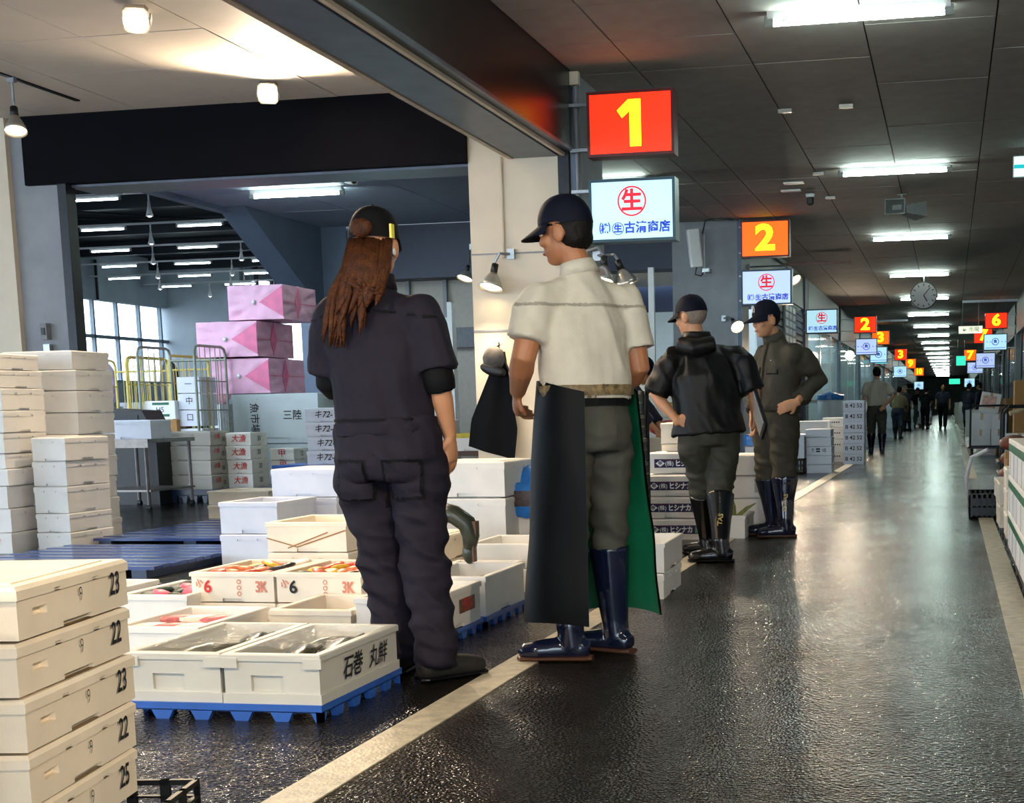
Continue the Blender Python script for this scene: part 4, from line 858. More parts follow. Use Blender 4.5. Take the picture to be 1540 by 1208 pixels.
for i, (x, y) in enumerate(((-13.2, 22), (-12.3, 22.4))): parcel('white carton far back between the cages, %s' % ['left', 'right'][i], x, y, 0, .7, .6, .6, foamb)
for i, (x, c_) in enumerate(((-11.9, '#c9b6d6'), (-10.9, '#3c3a3c'), (-10.1, '#d79aa8'))): # goods hanging on the cages
    tag(MB().ball((0, 0, 0), (.16, .12, .32), 10, 8).build('bundle', mat('bundle %d' % i, c_, .5, var=.3, scale=12), None, (x, 18.9, 1.45), smooth=True), '%s plastic bundle standing among the cages' % ['lilac', 'black', 'pinkish'][i], 'bundle', 'bundles among the cages')
for i, x in enumerate((-11.9, -10.9, -10.1)): t = thing('steel_drum', 'grey drum under the %s bundle' % ['lilac', 'black', 'pinkish'][i], 'drum', (x, 18.9, 0), 0, 'drums among the cages'); MB().lathe([(.2, 0), (.21, .5), (.2, 1.14)], 14).build('barrel', steel, t); MB().lathe([(.215, .5), (.22, .53), (.215, .56)], 14).build('hoop', dsteel, t)
# shelf items beside the screen
t = thing('wooden_bench', 'brown wooden bench behind the hanging apron', 'bench', (-4.9, 13.4, 0)); MB().box(-.7, .6, -.25, .25, .55, .6).build('top', wood, t)
for x in (-.6, .5): MB().box(x, x+.08, -.22, .22, 0, .55).build('leg', wood, t)
MB().box(-.6, .5, -.03, .03, .25, .32).build('stretcher', wood, t)
o = fbox('white wire basket box on the brown bench', 'boxes on the bench', -4.95, 13.4, .6, .4, .35, .3, foam); o = fbox('white box with a yellow lid on the brown bench', 'boxes on the bench', -4.5, 13.25, .6, .3, .3, .17, foam, lidm=mat('yellow lid', '#cbb22a', .5))
# apron on a hook
apm = mat('black apron cloth', '#08090d', .7, spec=.12, var=.2, scale=6)
ap = thing('hanging_apron', 'black apron with a grey hat hung on a hook of the cream column', 'apron', (-3.62, 11.42, 1.5))
MB().tube([(0, .06, .02), (0, 0, .0), (0, -.02, .03)], .006).build('hook', steel, ap)
vs = []; n = 22; m_ = 20
for j in range(m_+1):
    v = j/m_
    for i in range(n+1):
        u = i/n-.5; wd = .06+.34*min(1, v*1.4); x = u*wd-.10*v+.02; dep = -.02-.05*v-.018*math.cos(u*9+1)*(.3+v)
        z = -.05-.88*v+(.2*(u+.5)*v if u < 0 else -.05*u)*1.0 if False else -.05-.80*v-.12*v*(u+.2)
        vs.append((x, dep, z))
k = len(vs); vs += [(x, y+.014, z) for x, y, z in vs]
q = lambda b: [(b+j*(n+1)+i, b+j*(n+1)+i+1, b+(j+1)*(n+1)+i+1, b+(j+1)*(n+1)+i) for j in range(m_) for i in range(n)]
MB().add(vs, q(0)+q(k)).build('cloth', apm, ap, smooth=True)
ht = MB().ball((0, -.06, -.11), (.095, .045, .10), 14, 10).build('hat', mat('grey hat', '#4d4845', .7, var=.5, scale=14), ap, rot=(0, .3, 0), smooth=True); MB().ball((.02, -.07, -.2), (.115, .03, .05), 14, 8).build('brim', black, ht, smooth=True); MB().tube([(-.13, -.05, -.1), (0, -.03, .0), (.1, -.06, -.22)], .008).build('strap', black, ap)
# ---------------------------------------------------------------- stall boxes right of the apron person
GHI = 'boxes with navy printed labels'
lw, ld, lh = .5, .42, .158
def navylab(o, full=True, w=lw):
    MB().box(-.2, .2, -.003, 0, -.032, .032).build('printed_label', navyink, o, (0, -ld/2, .075))
    ye = -ld/2-.0045; MB().prism([(-.19, 0), (-.155, .025), (-.12, 0), (-.155, -.025)], ye, ye+.001, 'y').build('diamond', white, o, (0, 0, .075)); letter('申', o, 'front', (-.155, ye-.001, .075), .032, navyink, .001)
    letter('(株)', o, 'front', (-.085, ye, .072), .04, white, .0006); letter('ヒシナカ', o, 'front', (.045, ye, .072), .052, white, .0022, sx=.85)
    letter('・・・・・・・・', o, 'front', (-.06, ye, .10), .02, redink, .001); MB().box(.15, .195, ye, ye+.001, .05, .1).build('fish_mark', mat('label green', '#5fae86', .5, var=.5, scale=60), o)
for i in range(4):
    dx = (0, -.01, .0, .03)[i]
    o = fbox('white foam box with navy printed label, %s of four' % ['bottom', 'second from the bottom', 'second from the top', 'topmost'][i], GHI, -1.985+dx, 10.4+ld/2+(.0, 0, .0, .1)[i], i*(lh+.004), lw, ld, lh, foam, 0, 'closed', 0, .035); navylab(o)
stack('the plain pair on the labelled stack', GHI, -1.95, 10.85, .648, .36, .36, (.055, .16), foam2)
oe = mat('orange stripe', '#c95a3a', .5)
for i in range(3):
    o = fbox('white foam box with orange corner left of the labelled stack, %s' % ['bottom', 'middle', 'top'][i], GHI, -2.43, 10.55+.2, i*.165, .32, .42, .162, foam); MB().box(.06, .161, -.213, -.211, .03, .13).build('orange_patch', oe, o)
sheet('blue plastic sheet crumpled over the orange cornered boxes', 'plastic sheet', -2.6, -2.28, 10.5, 10.95, .51, bluetarp, .02, 10, 'blue plastic sheets', 'plastic_sheet', 14, 14, .08)
GA = 'boxes left of the apron person'
for i in range(3):
    fbox('white foam box partly hidden left of the apron person, %s' % ['bottom', 'middle', 'top'][i], GA, -2.72, 9.1, i*.16, .34, .4, .157, foam)
o = sheet('blue plastic bag on the boxes left of the apron person', 'plastic sheet', -2.87, -2.58, 8.95, 9.28, .49, bluetarp, .025, 11, 'blue plastic sheets', 'plastic_sheet', 12, 12, .12)
o = thing('printed_bag', 'blue plastic bag with a dark printed picture under the hanging apron', 'bag', (-2.66, 8.86, .3), 0); MB().ball((0, 0, .1), (.16, .04, .12), 12, 8).build('bag', bluetarp, o, smooth=True); MB().box(-.1, .08, -.048, -.042, .06, .16).build('print', mat('bag print', '#3b2a2c', .4, var=.6, scale=40), o)
st = stack('the pair in front of the labelled stack', 'boxes at the line', -1.60, 7.4, 0, .34, .62, (.135, .15), foam, rz=R(2), top_open=True)
stack('the cream pair half behind the green apron lining', 'boxes at the line', -1.95, 7.45, 0, .33, .6, (.135, .14), foam2)
# black folding crates
for i in range(5):
    t = thing('folding_crate', 'black folding crate beside the apron person, %s of the pile' % ORD[4-i], 'crate', (-2.2, 9.75, i*.165+.27), .03*i, 'pile of black folding crates'); crate(t, .23, .48, .16, black, .014)
t = thing('crate_trolley', 'black trolley under the pile of folding crates', 'trolley', (-2.2, 9.75, 0)); MB().box(-.115, .115, -.24, .24, .12, .27).build('deck', black, t)
for sx in (-.08, .08):
    for sy in (-.2, .2): MB().lathe([(.0, -.02), (.06, -.015), (.06, .015), (.0, .02)], 12, (sx, sy, .06), 'x').build('wheel', dsteel, t)
for s in (-.1, .1): MB().tube([(s, .26, .2), (s, .26, 1.12)], .014).build('upright', black, t)
# behind: pale boxes with square gold stickers, red cloth, white cabinet
for i in range(5):
    o = fbox('white box with gold square sticker in front of the bending person, %s' % ORD[4-i], 'boxes with gold stickers', -2.78, 14.3, i*.22, .34, .4, .218, foam); MB().box(.02, .12, -.203, -.201, .06, .15).build('sticker', mat('gold sticker', '#a08a4c', .4, var=.5, scale=40), o)
stack('the pinkish stack behind the gold stickers', 'boxes with gold stickers', -3.6, 17, 0, .6, .5, (.25, .25, .25, .25, .25, .2), foam2)
fbox('grey white box on the tall shelf behind the bending person', 'boxes with gold stickers', -3.9, 17.8, 1.0, .7, .5, .3, foamb); t = thing('metal_shelf', 'grey metal shelf behind the bending person', 'shelf', (-3.9, 17.8, 0)); MB().box(-.4, .4, -.28, .28, .96, 1.0).box(-.4, .4, -.28, .28, .4, .43).build('board', steel, t)
for x in (-.38, .36):
    for y in (-.27, .25): MB().box(x, x+.03, y, y+.03, 0, .96).build('post', steel, t)
tag(MB().ball((0, 0, 0), (.2, .15, .08), 12, 8).build('red_bag', mat('red cloth', '#c9463f', .6, var=.2), None, (-2.62, 13.5, .78), smooth=True), 'crumpled red bag on a box behind the black-jacket person', 'bag'); fbox('cream box under the crumpled red bag', 'boxes with gold stickers', -2.55, 13.5, 0, .5, .4, .7, foam2)
# right of the black-jacket person
GM = 'boxes right of the black-jacket person'
for i, (z, h) in enumerate(((.27, .17), (.445, .16))):
    o = fbox('white foam box with orange tag behind the black-jacket person, %s' % ['lower', 'upper'][i], GM, -1.50, 11.25, z, .42, .5, h, foam); MB().box(.03, .1, -.256, -.252, .04, .11).build('paper_label', foamg, o)
    if i == 0: MB().box(.05, .10, -.262, -.256, .08, .2).build('orange_tag', orange, o)
t = thing('blue_tub', 'blue plastic tub under the orange tagged boxes', 'tub', (-1.50, 11.75, 0)); MB().rbox(-.12, .12, -.15, .15, 0, .24, .03).build('body', bluepl, t); MB().box(-.13, .13, -.16, .16, .22, .25).build('rim', bluepl, t)
fbox('white foam box standing under the orange tagged boxes', GM, -1.55, 11.3, 0, .44, .5, .268, foam)
o = fbox('white foam tray with leek leaves and black writing by the boots', GM, -1.62, 10.75, 0, .28, .5, .17, foam, 0, 'tray'); mark(o, 'right', .28, .5, .17, 'スレ', .3, .7, .06, ink); mark(o, 'right', .28, .5, .17, 'の16', .35, .3, .06, ink)
lk = mat('leek leaf', '#8a8f55', .5, var=.25)
t = thing('leek_leaves', 'pale green leek leaves sticking out of the written tray', 'vegetable', (-1.6, 10.8, .12))
for a, l_ in ((-.7, .2), (.0, .14), (.8, .24)): MB().tube([(0, 0, 0), (math.sin(a)*l_*.6, -.03, .06+.04*math.cos(a)), (math.sin(a)*l_, -.06, .07+.08*abs(math.cos(a)))], [.02, .015, .003], 6).build('leaf', lk, t)
t = thing('lidded_bin', 'blue bin with a lid behind the olive-jacket person', 'bin', (-1.62, 13.2, 0)); MB().rbox(-.2, .2, -.25, .25, 0, .62, .03).build('body', foamb, t); MB().rbox(-.21, .21, -.26, .26, .62, .72, .03).build('lid', bluetarp, t)
# rubber boot seen between woman and tub
t = thing('rubber_boot', 'olive rubber boot tipped toe down beside the white tub', 'boot', (-2.32, 6.66, .30))
t.scale = (.62, .62, .62)
mb = MB().tube([(-.2, 0, .30), (-.08, 0, .27), (.02, 0, .20), (.05, 0, .10), (.035, 0, .0)], [.075, .075, .078, .07, .05], 14).ball((.03, 0, -.03), (.055, .05, .09), 12, 8); mb.build('shaft', oliveboot, t, smooth=True)
MB().box(.075, .105, -.045, .045, .1, .22).box(.065, .08, -.04, .04, -.1, .1).build('sole', mat('brown sole', '#6d4732', .6), t)
# ================================================================ RIGHT SIDE OF THE AISLE
GG = 'green banded boxes at the right edge'
def banded(label, x, y, z, w=.5, d=.44, h=.215):
    t = thing('banded_box', label, 'box', (x, y, z), 0, GG); MB().box(-w/2, w/2, -d/2, d/2, 0, h-.075).build('body', white, t); MB().box(-w/2-.003, w/2+.003, -d/2-.003, d/2+.003, h-.075, h-.03).build('green_band', green, t); MB().rbox(-w/2-.004, w/2+.004, -d/2-.004, d/2+.004, h-.03, h-.002, .008).build('lid', foam, t)
    MB().box(-w/2-.004, -w/2, -.004, .004, 0, h-.08).build('seam', foamg, t)
for r in range(3):
    for c_ in range(5): banded('white box with green band, %s layer, %s from the camera' % (['bottom', 'middle', 'top'][r], ['nearest', 'second', 'third', 'fourth', 'farthest'][c_]), .61, 6.95+.455*c_, .10+.218*r)
pl = thing('wooden_pallet', 'black pallet under the green banded boxes', 'pallet', (.62, 7.85, 0)); MB().box(-.26, .3, -1.2, 1.2, .07, .1).build('deck', black, pl)
for y in (-1.15, -.4, .35, 1.05): MB().box(-.24, .28, y, y+.1, 0, .07).build('block', black, pl)
GQ = 'boxes on the right beyond the banded boxes'
stack('the beige stack past the banded boxes', GQ, .58, 9.85, .08, .42, .5, (.16, .16, .14), foam2); stack('the second beige stack past the banded boxes', GQ, .56, 10.75, .08, .4, .6, (.16, .16), foam2); stack('the third beige stack by the black crate', GQ, .56, 11.6, .08, .38, .55, (.15, .15), foam)
for i in range(3):
    t = thing('wooden_pallet', 'black low pallet under the beige boxes, %s' % ['nearest', 'middle', 'farthest'][i], 'pallet', (.58, (9.85, 10.75, 11.6)[i], 0), 0, 'black low pallets'); MB().box(-.2, .2, -.26, .26, .05, .08).build('deck', black, t)
    for y in (-.24, .18): MB().box(-.2, .2, y, y+.06, 0, .05).build('block', black, t)
def carton(label, x, y, z, w, d, h, m=card, rz=0, group='cartons on the right', txt=None):
    t = thing('carton', label, 'carton', (x, y, z), rz, group); MB().rbox(-w/2, w/2, -d/2, d/2, 0, h, .004).build('body', m, t); MB().box(-.025, .025, -d/2-.001, d/2+.001, h*.6, h+.0015).build('tape', mat('carton tape', '#b89466', .3), t)
    if txt: letter(txt, t, 'front', (0, -d/2-.002, h*.65), min(w, h)*.35, ink, .003)
    return t
carton('brown carton on the beige boxes past the green bands', .56, 10.7, .40, .3, .3, .16); carton('small brown carton behind the red bags', .58, 11.6, .38, .3, .3, .2)
rb = mat('red brown bags', '#8a4630', .5, var=.35, scale=14)
for i in range(5): tag(MB().ball((0, 0, 0), (.13, .2, .072), 12, 8).build('net_bag', rb, None, (.56+.01*(i % 2), 13.0, .073+.135*i), smooth=True), 'red brown net bag beyond the beige boxes, %s of the pile' % ORD[4-i], 'net bag', 'red brown net bags on the right')
t = thing('plastic_crate', 'black plastic crate on the line at the right', 'crate', (.30, 12.75, 0)); crate(t, .26, .75, .2, black); MB().box(-.12, .12, -.36, .36, .01, .17).build('contents', dsteel, t)
tag(MB().tube([(.2, 13.45, .018), (.17, 13.42, .15), (.16, 13.35, .3), (.2, 13.3, .48), (.34, 13.2, .55)], .018).build('hose', white), 'white hose arching beside the red brown bags', 'hose')
# platform trolleys
def trolley(label, x, y, w, d, z=.18, rz=0):
    t = thing('platform_trolley', label, 'trolley', (x, y, 0), rz, 'platform trolleys on the right'); MB().rbox(-w/2, w/2, -d/2, d/2, z-.05, z, .03).build('deck', dsteel, t)
    MB().tube([(-w/2+.04, -d/2, z), (-w/2+.04, -d/2, .85), (-w/2+.1, -d/2, .92), (w/2-.1, -d/2, .92), (w/2-.04, -d/2, .85), (w/2-.04, -d/2, z)], .018).build('handle', dsteel, t)
    for sx in (-1, 1):
        for sy in (-1, 1): MB().lathe([(.0, -.02), (.065, -.018), (.065, .018), (.0, .02)], 12, (sx*(w/2-.08), sy*(d/2-.1), .065), 'x').build('wheel', black, t)
    return t
trolley('black platform trolley carrying white cartons on the right', .72, 28.0, .75, 1.2); GT = 'white cartons on the trolley'
for i, (x, z, w_, h_) in enumerate(((.58, .18, .36, .3), (.92, .18, .3, .3), (.60, .48, .38, .3), (.93, .48, .28, .28))): carton('white carton on the platform trolley, %s' % ['lower left', 'lower right', 'upper left', 'upper right'][i], x, 28, z, w_, .5, h_, white, 0, GT)
o = carton('white carton with pinkish print tipped on top of the trolley load', .72, 28.0, .80, .36, .45, .36, foam, 0, GT); o.rotation_euler = (0, R(10), 0); MB().box(-.15, .1, -.228, -.226, .08, .3).build('print', mat('pink print', '#e0b0a0', .6, var=.3, scale=14), o)
carton('brown carton leaning behind the tipped white carton', 1.05, 28.9, .0, .3, .3, 1.05)
carton('tall brown carton with black letters at the right picture edge', 1.28, 24.3, .5, .5, .5, .82, card, 0, 'cartons on the right', 'JH'); carton('brown carton under the tall lettered carton', 1.28, 24.3, 0, .5, .5, .5)
t = trolley('dark trolley with a pale pole at the right picture edge', 1.0, 20.6, .7, 1.0); MB().tube([(-.2, -.5, .82), (.55, -.2, 1.08)], .03).build('pole', mat('pale wood', '#c9b48c', .6), t)
carton('white carton on the dark trolley with the pole', .95, 20.6, .18, .45, .5, .36, white, 0, GT); carton('flat white carton behind the pole trolley', 1.1, 21.8, 0, .7, .5, .3, white, 0, GT)
trolley('black flat trolley in front of the white hose', .9, 17.0, .7, 1.1)
# ================================================================ LEFT ROW FURTHER DOWN THE AISLE
GW = 'white boxes along the left line'
stack('the five box stack down the aisle', GW, -1.86, 21.2, .0, .36, .5, (.13, .13, .13, .13, .12), foamb, marks=lambda i, n: [('front', 'T 〓 ヰ', .5, .5, .07)] if i == 2 else [])
stack('the tall written stack down the aisle', GW, -1.55, 24.25, 0, .34, .5, (.175, .175, .175, .175, .175, .175), foamb, jit=.004, marks=lambda i, n: [('front', 'B 42 52', .5, .5, .09)])
stack('the low stack behind the five box stack', GW, -2.25, 22.6, 0, .5, .6, (.16, .16, .16), foamb)
stack('the written stack between the two stacks', GW, -1.95, 25.4, .0, .4, .5, (.2, .2, .2, .17), foam, marks=lambda i, n: [('front', '▪▪▪▪▪', .5, .5, .07)])
stack('the open tray stack down the aisle', GW, -2.25, 24.5, 0, .5, .6, (.25, .25, .22), foam, top_open=True)
fish('pale fish piled in the open tray down the aisle', 'fish in the back trays', (-2.2, 24.4, .6), .4, fishm, .5)
t = thing('plastic_crate', 'black crate beside the five box stack', 'crate', (-2.2, 21.1, 0)); crate(t, .26, .5, .22, black)
fbox('pale blue box on the black crate by the far boxes', GW, -2.2, 21.1, .22, .28, .5, .35, foamb)
bc = thing('blue_bucket', 'blue lidded white bucket at the glazed shop', 'bucket', (-2.55, 31.6, 0)); MB().lathe([(.24, 0), (.28, 1.1)], 18).build('bucket', foamb, bc, smooth=True); MB().lathe([(.29, 1.1), (.29, 1.2), (.0, 1.28)], 18).build('lid', bluetarp, bc)
pr = thing('price_board', 'rows of white price slips hanging on the shop wall', 'board', (-2.94, 27.3, 2.0))
for i in range(3):
    for j in range(10): MB().box(0, .012, i*.6-.9, i*.6-.45, .72-j*.14, .82-j*.14).build('slip', white, pr)
MB().box(-.03, 0, -1, 1, -.75, .9).build('backing', conc, pr)
GF = 'boxes far down the aisle'
farlist = [(-2.0, 34, 3), (-2.2, 37, 4), (-1.9, 44, 4), (-2.2, 47, 3), (-1.6, 56, 3), (-2.1, 52, 4), (-1.0, 60, 4), (.75, 45, 3), (1.1, 40, 4), (.6, 58, 4), (1.0, 55.5, 3), (.5, 74, 4), (-2.0, 75, 4)]
for i, (x, y, n) in enumerate(farlist):
    stack('the far pile %s' % ['near the glazed shop door', 'past the glazed shop door', 'behind the pale-shirt person', 'left beyond the pale-shirt person', 'left of the hand truck', 'beside the distant navy person', 'on the hand truck', 'right before the number 7', 'under the number 6', 'right by the two distant people', 'right past the number 7', 'right near the aisle end', 'left near the aisle end'][i], GF, x, y, 0 if i != 6 else .2, .5, .5, (.26,)*n, [foamb, foam][i % 2], jit=.03)
t = thing('hand_truck', 'black hand truck beside the distant workers', 'hand truck', (-1.0, 60, 0)); MB().box(-.3, .3, -.3, .3, .14, .2).build('plate', black, t); MB().tube([(-.25, .33, .2), (-.25, .33, 1.2), (.25, .33, 1.2), (.25, .33, .2)], .02).build('handle', black, t)
for s in (-.2, .2): MB().lathe([(.0, -.03), (.1, -.02), (.1, .02), (.0, .03)], 12, (s, .2, .1), 'x').build('wheel', black, t)
# ================================================================ PEOPLE
V = Vector
def etube(mb, pts, rad, side, n=14, m=0):
    # elliptical tube: rad = (radius along side, radius across), side = reference sideways vector
    pts = [V(p) for p in pts]; vs = []; side = V(side).normalized()
    for i, p in enumerate(pts):
        t = (pts[min(i+1, len(pts)-1)]-pts[max(i-1, 0)]).normalized(); a = (side-t*side.dot(t))
        a = a.normalized() if a.length > .05 else t.orthogonal().normalized()
        b = t.cross(a).normalized(); ra, rb = rad[i] if isinstance(rad[i], tuple) else (rad[i], rad[i])
        for k in range(n): w = 2*math.pi*k/n; vs.append(p+a*(ra*math.cos(w))+b*(rb*math.sin(w)))
    L = len(pts); fs = [(i*n+k, i*n+(k+1) % n, (i+1)*n+(k+1) % n, (i+1)*n+k) for i in range(L-1) for k in range(n)]
    c0, c1 = len(vs), len(vs)+1; vs += [pts[0], pts[-1]]
    fs += [(c0, (k+1) % n, k) for k in range(n)]+[(c1, (L-1)*n+k, (L-1)*n+(k+1) % n) for k in range(n)]
    return mb.add(vs, fs, m)
def xform(mb, k0, M):
    mb.v[k0:] = [tuple(M @ V(v)) for v in mb.v[k0:]]
def blob(name, mb, m, parent, vox=.012, it=4, disp=None, fac=.5):
    me = mb.mesh(name+'_raw', m); o = bpy.data.objects.new(name, me); C.objects.link(o)
    r = o.modifiers.new('r', 'REMESH'); r.mode = 'VOXEL'; r.voxel_size = vox
    s = o.modifiers.new('s', 'SMOOTH'); s.iterations = it; s.factor = fac
    dg = bpy.context.evaluated_depsgraph_get(); me2 = bpy.data.meshes.new_from_object(o.evaluated_get(dg), depsgraph=dg)
    bpy.data.objects.remove(o); me2.name = name
    if disp:
        nr = [v.normal.copy() for v in me2.vertices]
        for v, q in zip(me2.vertices, nr): v.co += q*disp(v.co)
    me2.polygons.foreach_set('use_smooth', [True]*len(me2.polygons)); me2.materials.clear(); me2.materials.append(m); me2.update()
    return obj(name, me2, parent)
def part_of(t, n): return [c for c in t.children if c.name.split('.')[0] == n][0]
def patch(name, src, cond, off, m):
    # a second layer of cloth lying on a garment: the faces of src inside cond, lifted by off
    me = src.data; ok = [cond(v.co) for v in me.vertices]; ids = {}; vs = []; fs = []
    for pl in me.polygons:
        if all(ok[i] for i in pl.vertices):
            for i in pl.vertices:
                if i not in ids: ids[i] = len(vs); vs.append(tuple(me.vertices[i].co+me.vertices[i].normal*off))
            fs.append(tuple(ids[i] for i in pl.vertices))
    me2 = bpy.data.meshes.new(name); me2.from_pydata(vs, [], fs); me2.materials.append(m); me2.polygons.foreach_set('use_smooth', [True]*len(fs)); me2.update()
    return obj(name, me2, src)
def frame(pos, fwd, up=(0, 0, 1)):
    f = V(fwd).normalized(); u = V(up); r = f.cross(u).normalized(); u = r.cross(f)
    return Matrix(((r.x, f.x, u.x, pos[0]), (r.y, f.y, u.y, pos[1]), (r.z, f.z, u.z, pos[2]), (0, 0, 0, 1)))
def add_head(mb, Mh):
    k = len(mb.v)
    mb.ball((0, -.012, .135), (.076, .096, .1), 18, 12); mb.ball((0, .022, .065), (.062, .07, .07), 16, 10); mb.ball((0, .05, .022), (.034, .036, .026), 12, 8)
    mb.ball((0, .096, .088), (.013, .02, .016), 10, 6); mb.tube([(0, .088, .125), (0, .102, .092)], [.010, .013], 8); mb.ball((0, .075, .132), (.055, .022, .016), 12, 6)
    mb.ball((0, .078, .05), (.026, .016, .014), 10, 6)
    for s in (-1, 1): mb.ball((s*.077, -.012, .1), (.012, .026, .036), 10, 8); mb.ball((s*.042, .06, .085), (.022, .03, .025), 10, 6)
    xform(mb, k, Mh)
def add_hand(mb, wrist, d, nrm, side, curl=.4, s=1):
    # d = hand direction, nrm = palm normal, side = +1 thumb on the d x nrm side
    d = V(d).normalized(); nrm = V(nrm); nrm = (nrm-d*nrm.dot(d)).normalized(); a = d.cross(nrm).normalized()*side; w = V(wrist)
    etube(mb, [w-d*.03, w, w+d*.03, w+d*.07, w+d*.09], [(.028, .022), (.028, .02), (.038, .017), (.042, .016), (.040, .013)], a, 12)
    for i, (o_, L) in enumerate(((.032, .070), (.0115, .078), (-.0095, .073), (-.030, .058))):
        p = w+d*.085+a*o_; q = [p-d*.02]; dd = d.copy()
        for sg in (.42, .32, .26): dd = (dd*math.cos(curl)+nrm*math.sin(curl)).normalized(); p = p+dd*L*sg*s; q.append(p.copy())
        mb.tube(q, [.0095, .0088, .0082, .007], 8)
    t0 = w+d*.02+a*.03; mb.tube([w+d*.01+a*.012, t0, t0+(d*.6+a*.7+nrm*.3).normalized()*.035, t0+(d*.85+a*.45+nrm*.5).normalized()*.062], [.014, .0135, .0115, .009], 8)
def person(spec):
    """spec: joints relative to the feet point; f = torso facing, hf = head facing"""
    P = lambda k: V(spec[k]); t = thing('person', spec['label'], 'person', spec['loc'], 0, spec.get('group'))
    f = V(spec['f']).normalized(); sd = f.cross(V((0, 0, 1))).normalized(); fine = spec.get('vox', .008); Z = V((0, 0, 1))
    Mh = frame(P('head'), spec.get('hf', spec['f']), spec.get('hup', (0, 0, 1)))
    sk = MB()
    hip, chest, neck = P('hip'), P('chest'), P('neck')
    etube(sk, [hip-V((0, 0, .06)), hip, hip.lerp(chest, .5), chest, neck-Z*.03, neck, P('head')+Mh.to_3x3() @ V((0, -.015, .06))], [(.12, .08), (.135, .09), (.12, .085), (.14, .09), (.07, .055), .052, .05], sd)
    add_head(sk, Mh)
    for s in 'LR':
        sh, el, wr = P('sh'+s), P('el'+s), P('wr'+s)
        etube(sk, [neck.lerp(sh, .6)-Z*.07, sh-Z*.02, sh.lerp(el, .4), el, el.lerp(wr, .3), wr], [q_*spec.get('armw', 1) for q_ in (.05, .05, .044, .037, .039, .025)], f, 12)
        add_hand(sk, wr, spec.get('hd'+s, wr-el), spec.get('hn'+s, -f), spec.get('hs'+s, 1 if s == 'L' else -1), spec.get('curl'+s, .35))
        hp = hip+sd*(.09 if s == 'R' else -.09); kn, an = P('kn'+s), P('an'+s)
        etube(sk, [hp, hp.lerp(kn, .5), kn, kn.lerp(an, .35), an], [.075, .065, .05, .05, .035], sd, 12)
        td = V(spec['toe'+s]).normalized(); etube(sk, [an-td*.04-Z*.02, an+td*.06-Z*.045, an+td*.15-Z*.06], [(.03, .03), (.036, .025), (.03, .014)], sd, 10)
    blob('body', sk, spec['skin'], t, spec.get('svox', fine), 2, None, .35)
    sp = spec
    # trousers
    def legs(wi, top=.17, end=.0, seat=.0):
        mb = MB(); etube(mb, [hip+(chest-hip)*.36, hip+(chest-hip)*.15, hip, hip-Z*.07], [(wi*.95, wi*.68), (wi, wi*.72), (wi*1.04, wi*.80), (wi*.9, wi*.7)], sd, 18)
        for s in 'LR':
            hp = hip+sd*((.52*wi) if s == 'R' else -.52*wi); kn, an = P('kn'+s), P('an'+s); lw = sp.get('legw', 1)
            etube(mb, [hp+Z*.02, hp-Z*.09, hp.lerp(kn, .55), kn, kn.lerp(an, (1-end)*.5), kn.lerp(an, 1-end)], [.098*lw, .105*lw, .090*lw, .078*lw, .074*lw, .070*sp.get('hemw', lw)], sd, 16)
        return mb
    def wr_(a, sc): return lambda p: a*(noise.noise((p.x*sc[0], p.y*sc[1], p.z*sc[2]))+.6*noise.noise((p.x*sc[0]*1.9+3, p.y*sc[1]*1.9, p.z*sc[2]*2.1)))
    def legfold(p):
        kz = (P('knL').z+P('knR').z)/2; a = (.005+.011*math.exp(-((p.z-kz)/.18)**2)+.008*math.exp(-((p.z-.12)/.1)**2)+.005*math.exp(-((p.z-hip.z+.12)/.1)**2))*sp.get('lf', 1)
        return a*(.9-2.2*abs(noise.noise((p.x*6, p.y*6, p.z*13+p.x*7)))+.5*noise.noise((p.x*9, p.y*9, p.z*30)))
    blob('trousers', legs(sp.get('hipw', .185), end=sp.get('legend', .02)), sp['trousers'], t, fine*1.2, 3, legfold)
    # jacket or shirt
    mb = MB(); cw = sp.get('cw', .19); hem = sp.get('hem', .0); dl = sp.get('chestd', .66)
    hb = hip+(chest-hip)*hem
    etube(mb, [hb, hb.lerp(chest, .35), hb.lerp(chest, .75), chest, chest.lerp(neck, .45), chest.lerp(neck, .8), neck+Z*.01], [(cw*sp.get('hemf', 1.0), cw*.74), (cw*.98, cw*.72), (cw*1.02, cw*dl*1.04), (cw*1.03, cw*dl), (cw*.74, cw*.54), (cw*.42, cw*.40), (.064, .064)], sd, 22)
    for s in 'LR':
        sh, el, wr = P('sh'+s), P('el'+s), P('wr'+s); q = sp.get('sleeve', .8); sw = sp.get('slw', 1)
        if isinstance(q, dict): q = q[s]
        pts = [neck.lerp(sh, .2)-Z*.07, neck.lerp(sh, .6)-Z*.06, sh+(sh-chest).normalized()*.004-Z*.028, sh.lerp(el, .25), sh.lerp(el, .55)]; rr = [.062, .070, .069*sw, .074*sw, .072*sw]; mb.ball(tuple(sh-Z*.026), .068*sw, 14, 10)
        if q <= 1: pts.append(sh.lerp(el, q)); rr.append(.076*sw)
        else: pts += [el, el.lerp(wr, q-1)]; rr += [.062*sw, .052*sw]
        etube(mb, pts, rr, f, 14)
    def topfold(p): return sp.get('fold', .006)*(.7-2.0*abs(noise.noise((p.x*8+p.z*2.5, p.y*8, p.z*3.6)))+.5*noise.noise((p.x*16+p.z*8, p.y*16, p.z*9)))
    blob('jacket' if sp.get('jacket') else 'shirt', mb, sp['top'], t, fine*1.2, 3, topfold)
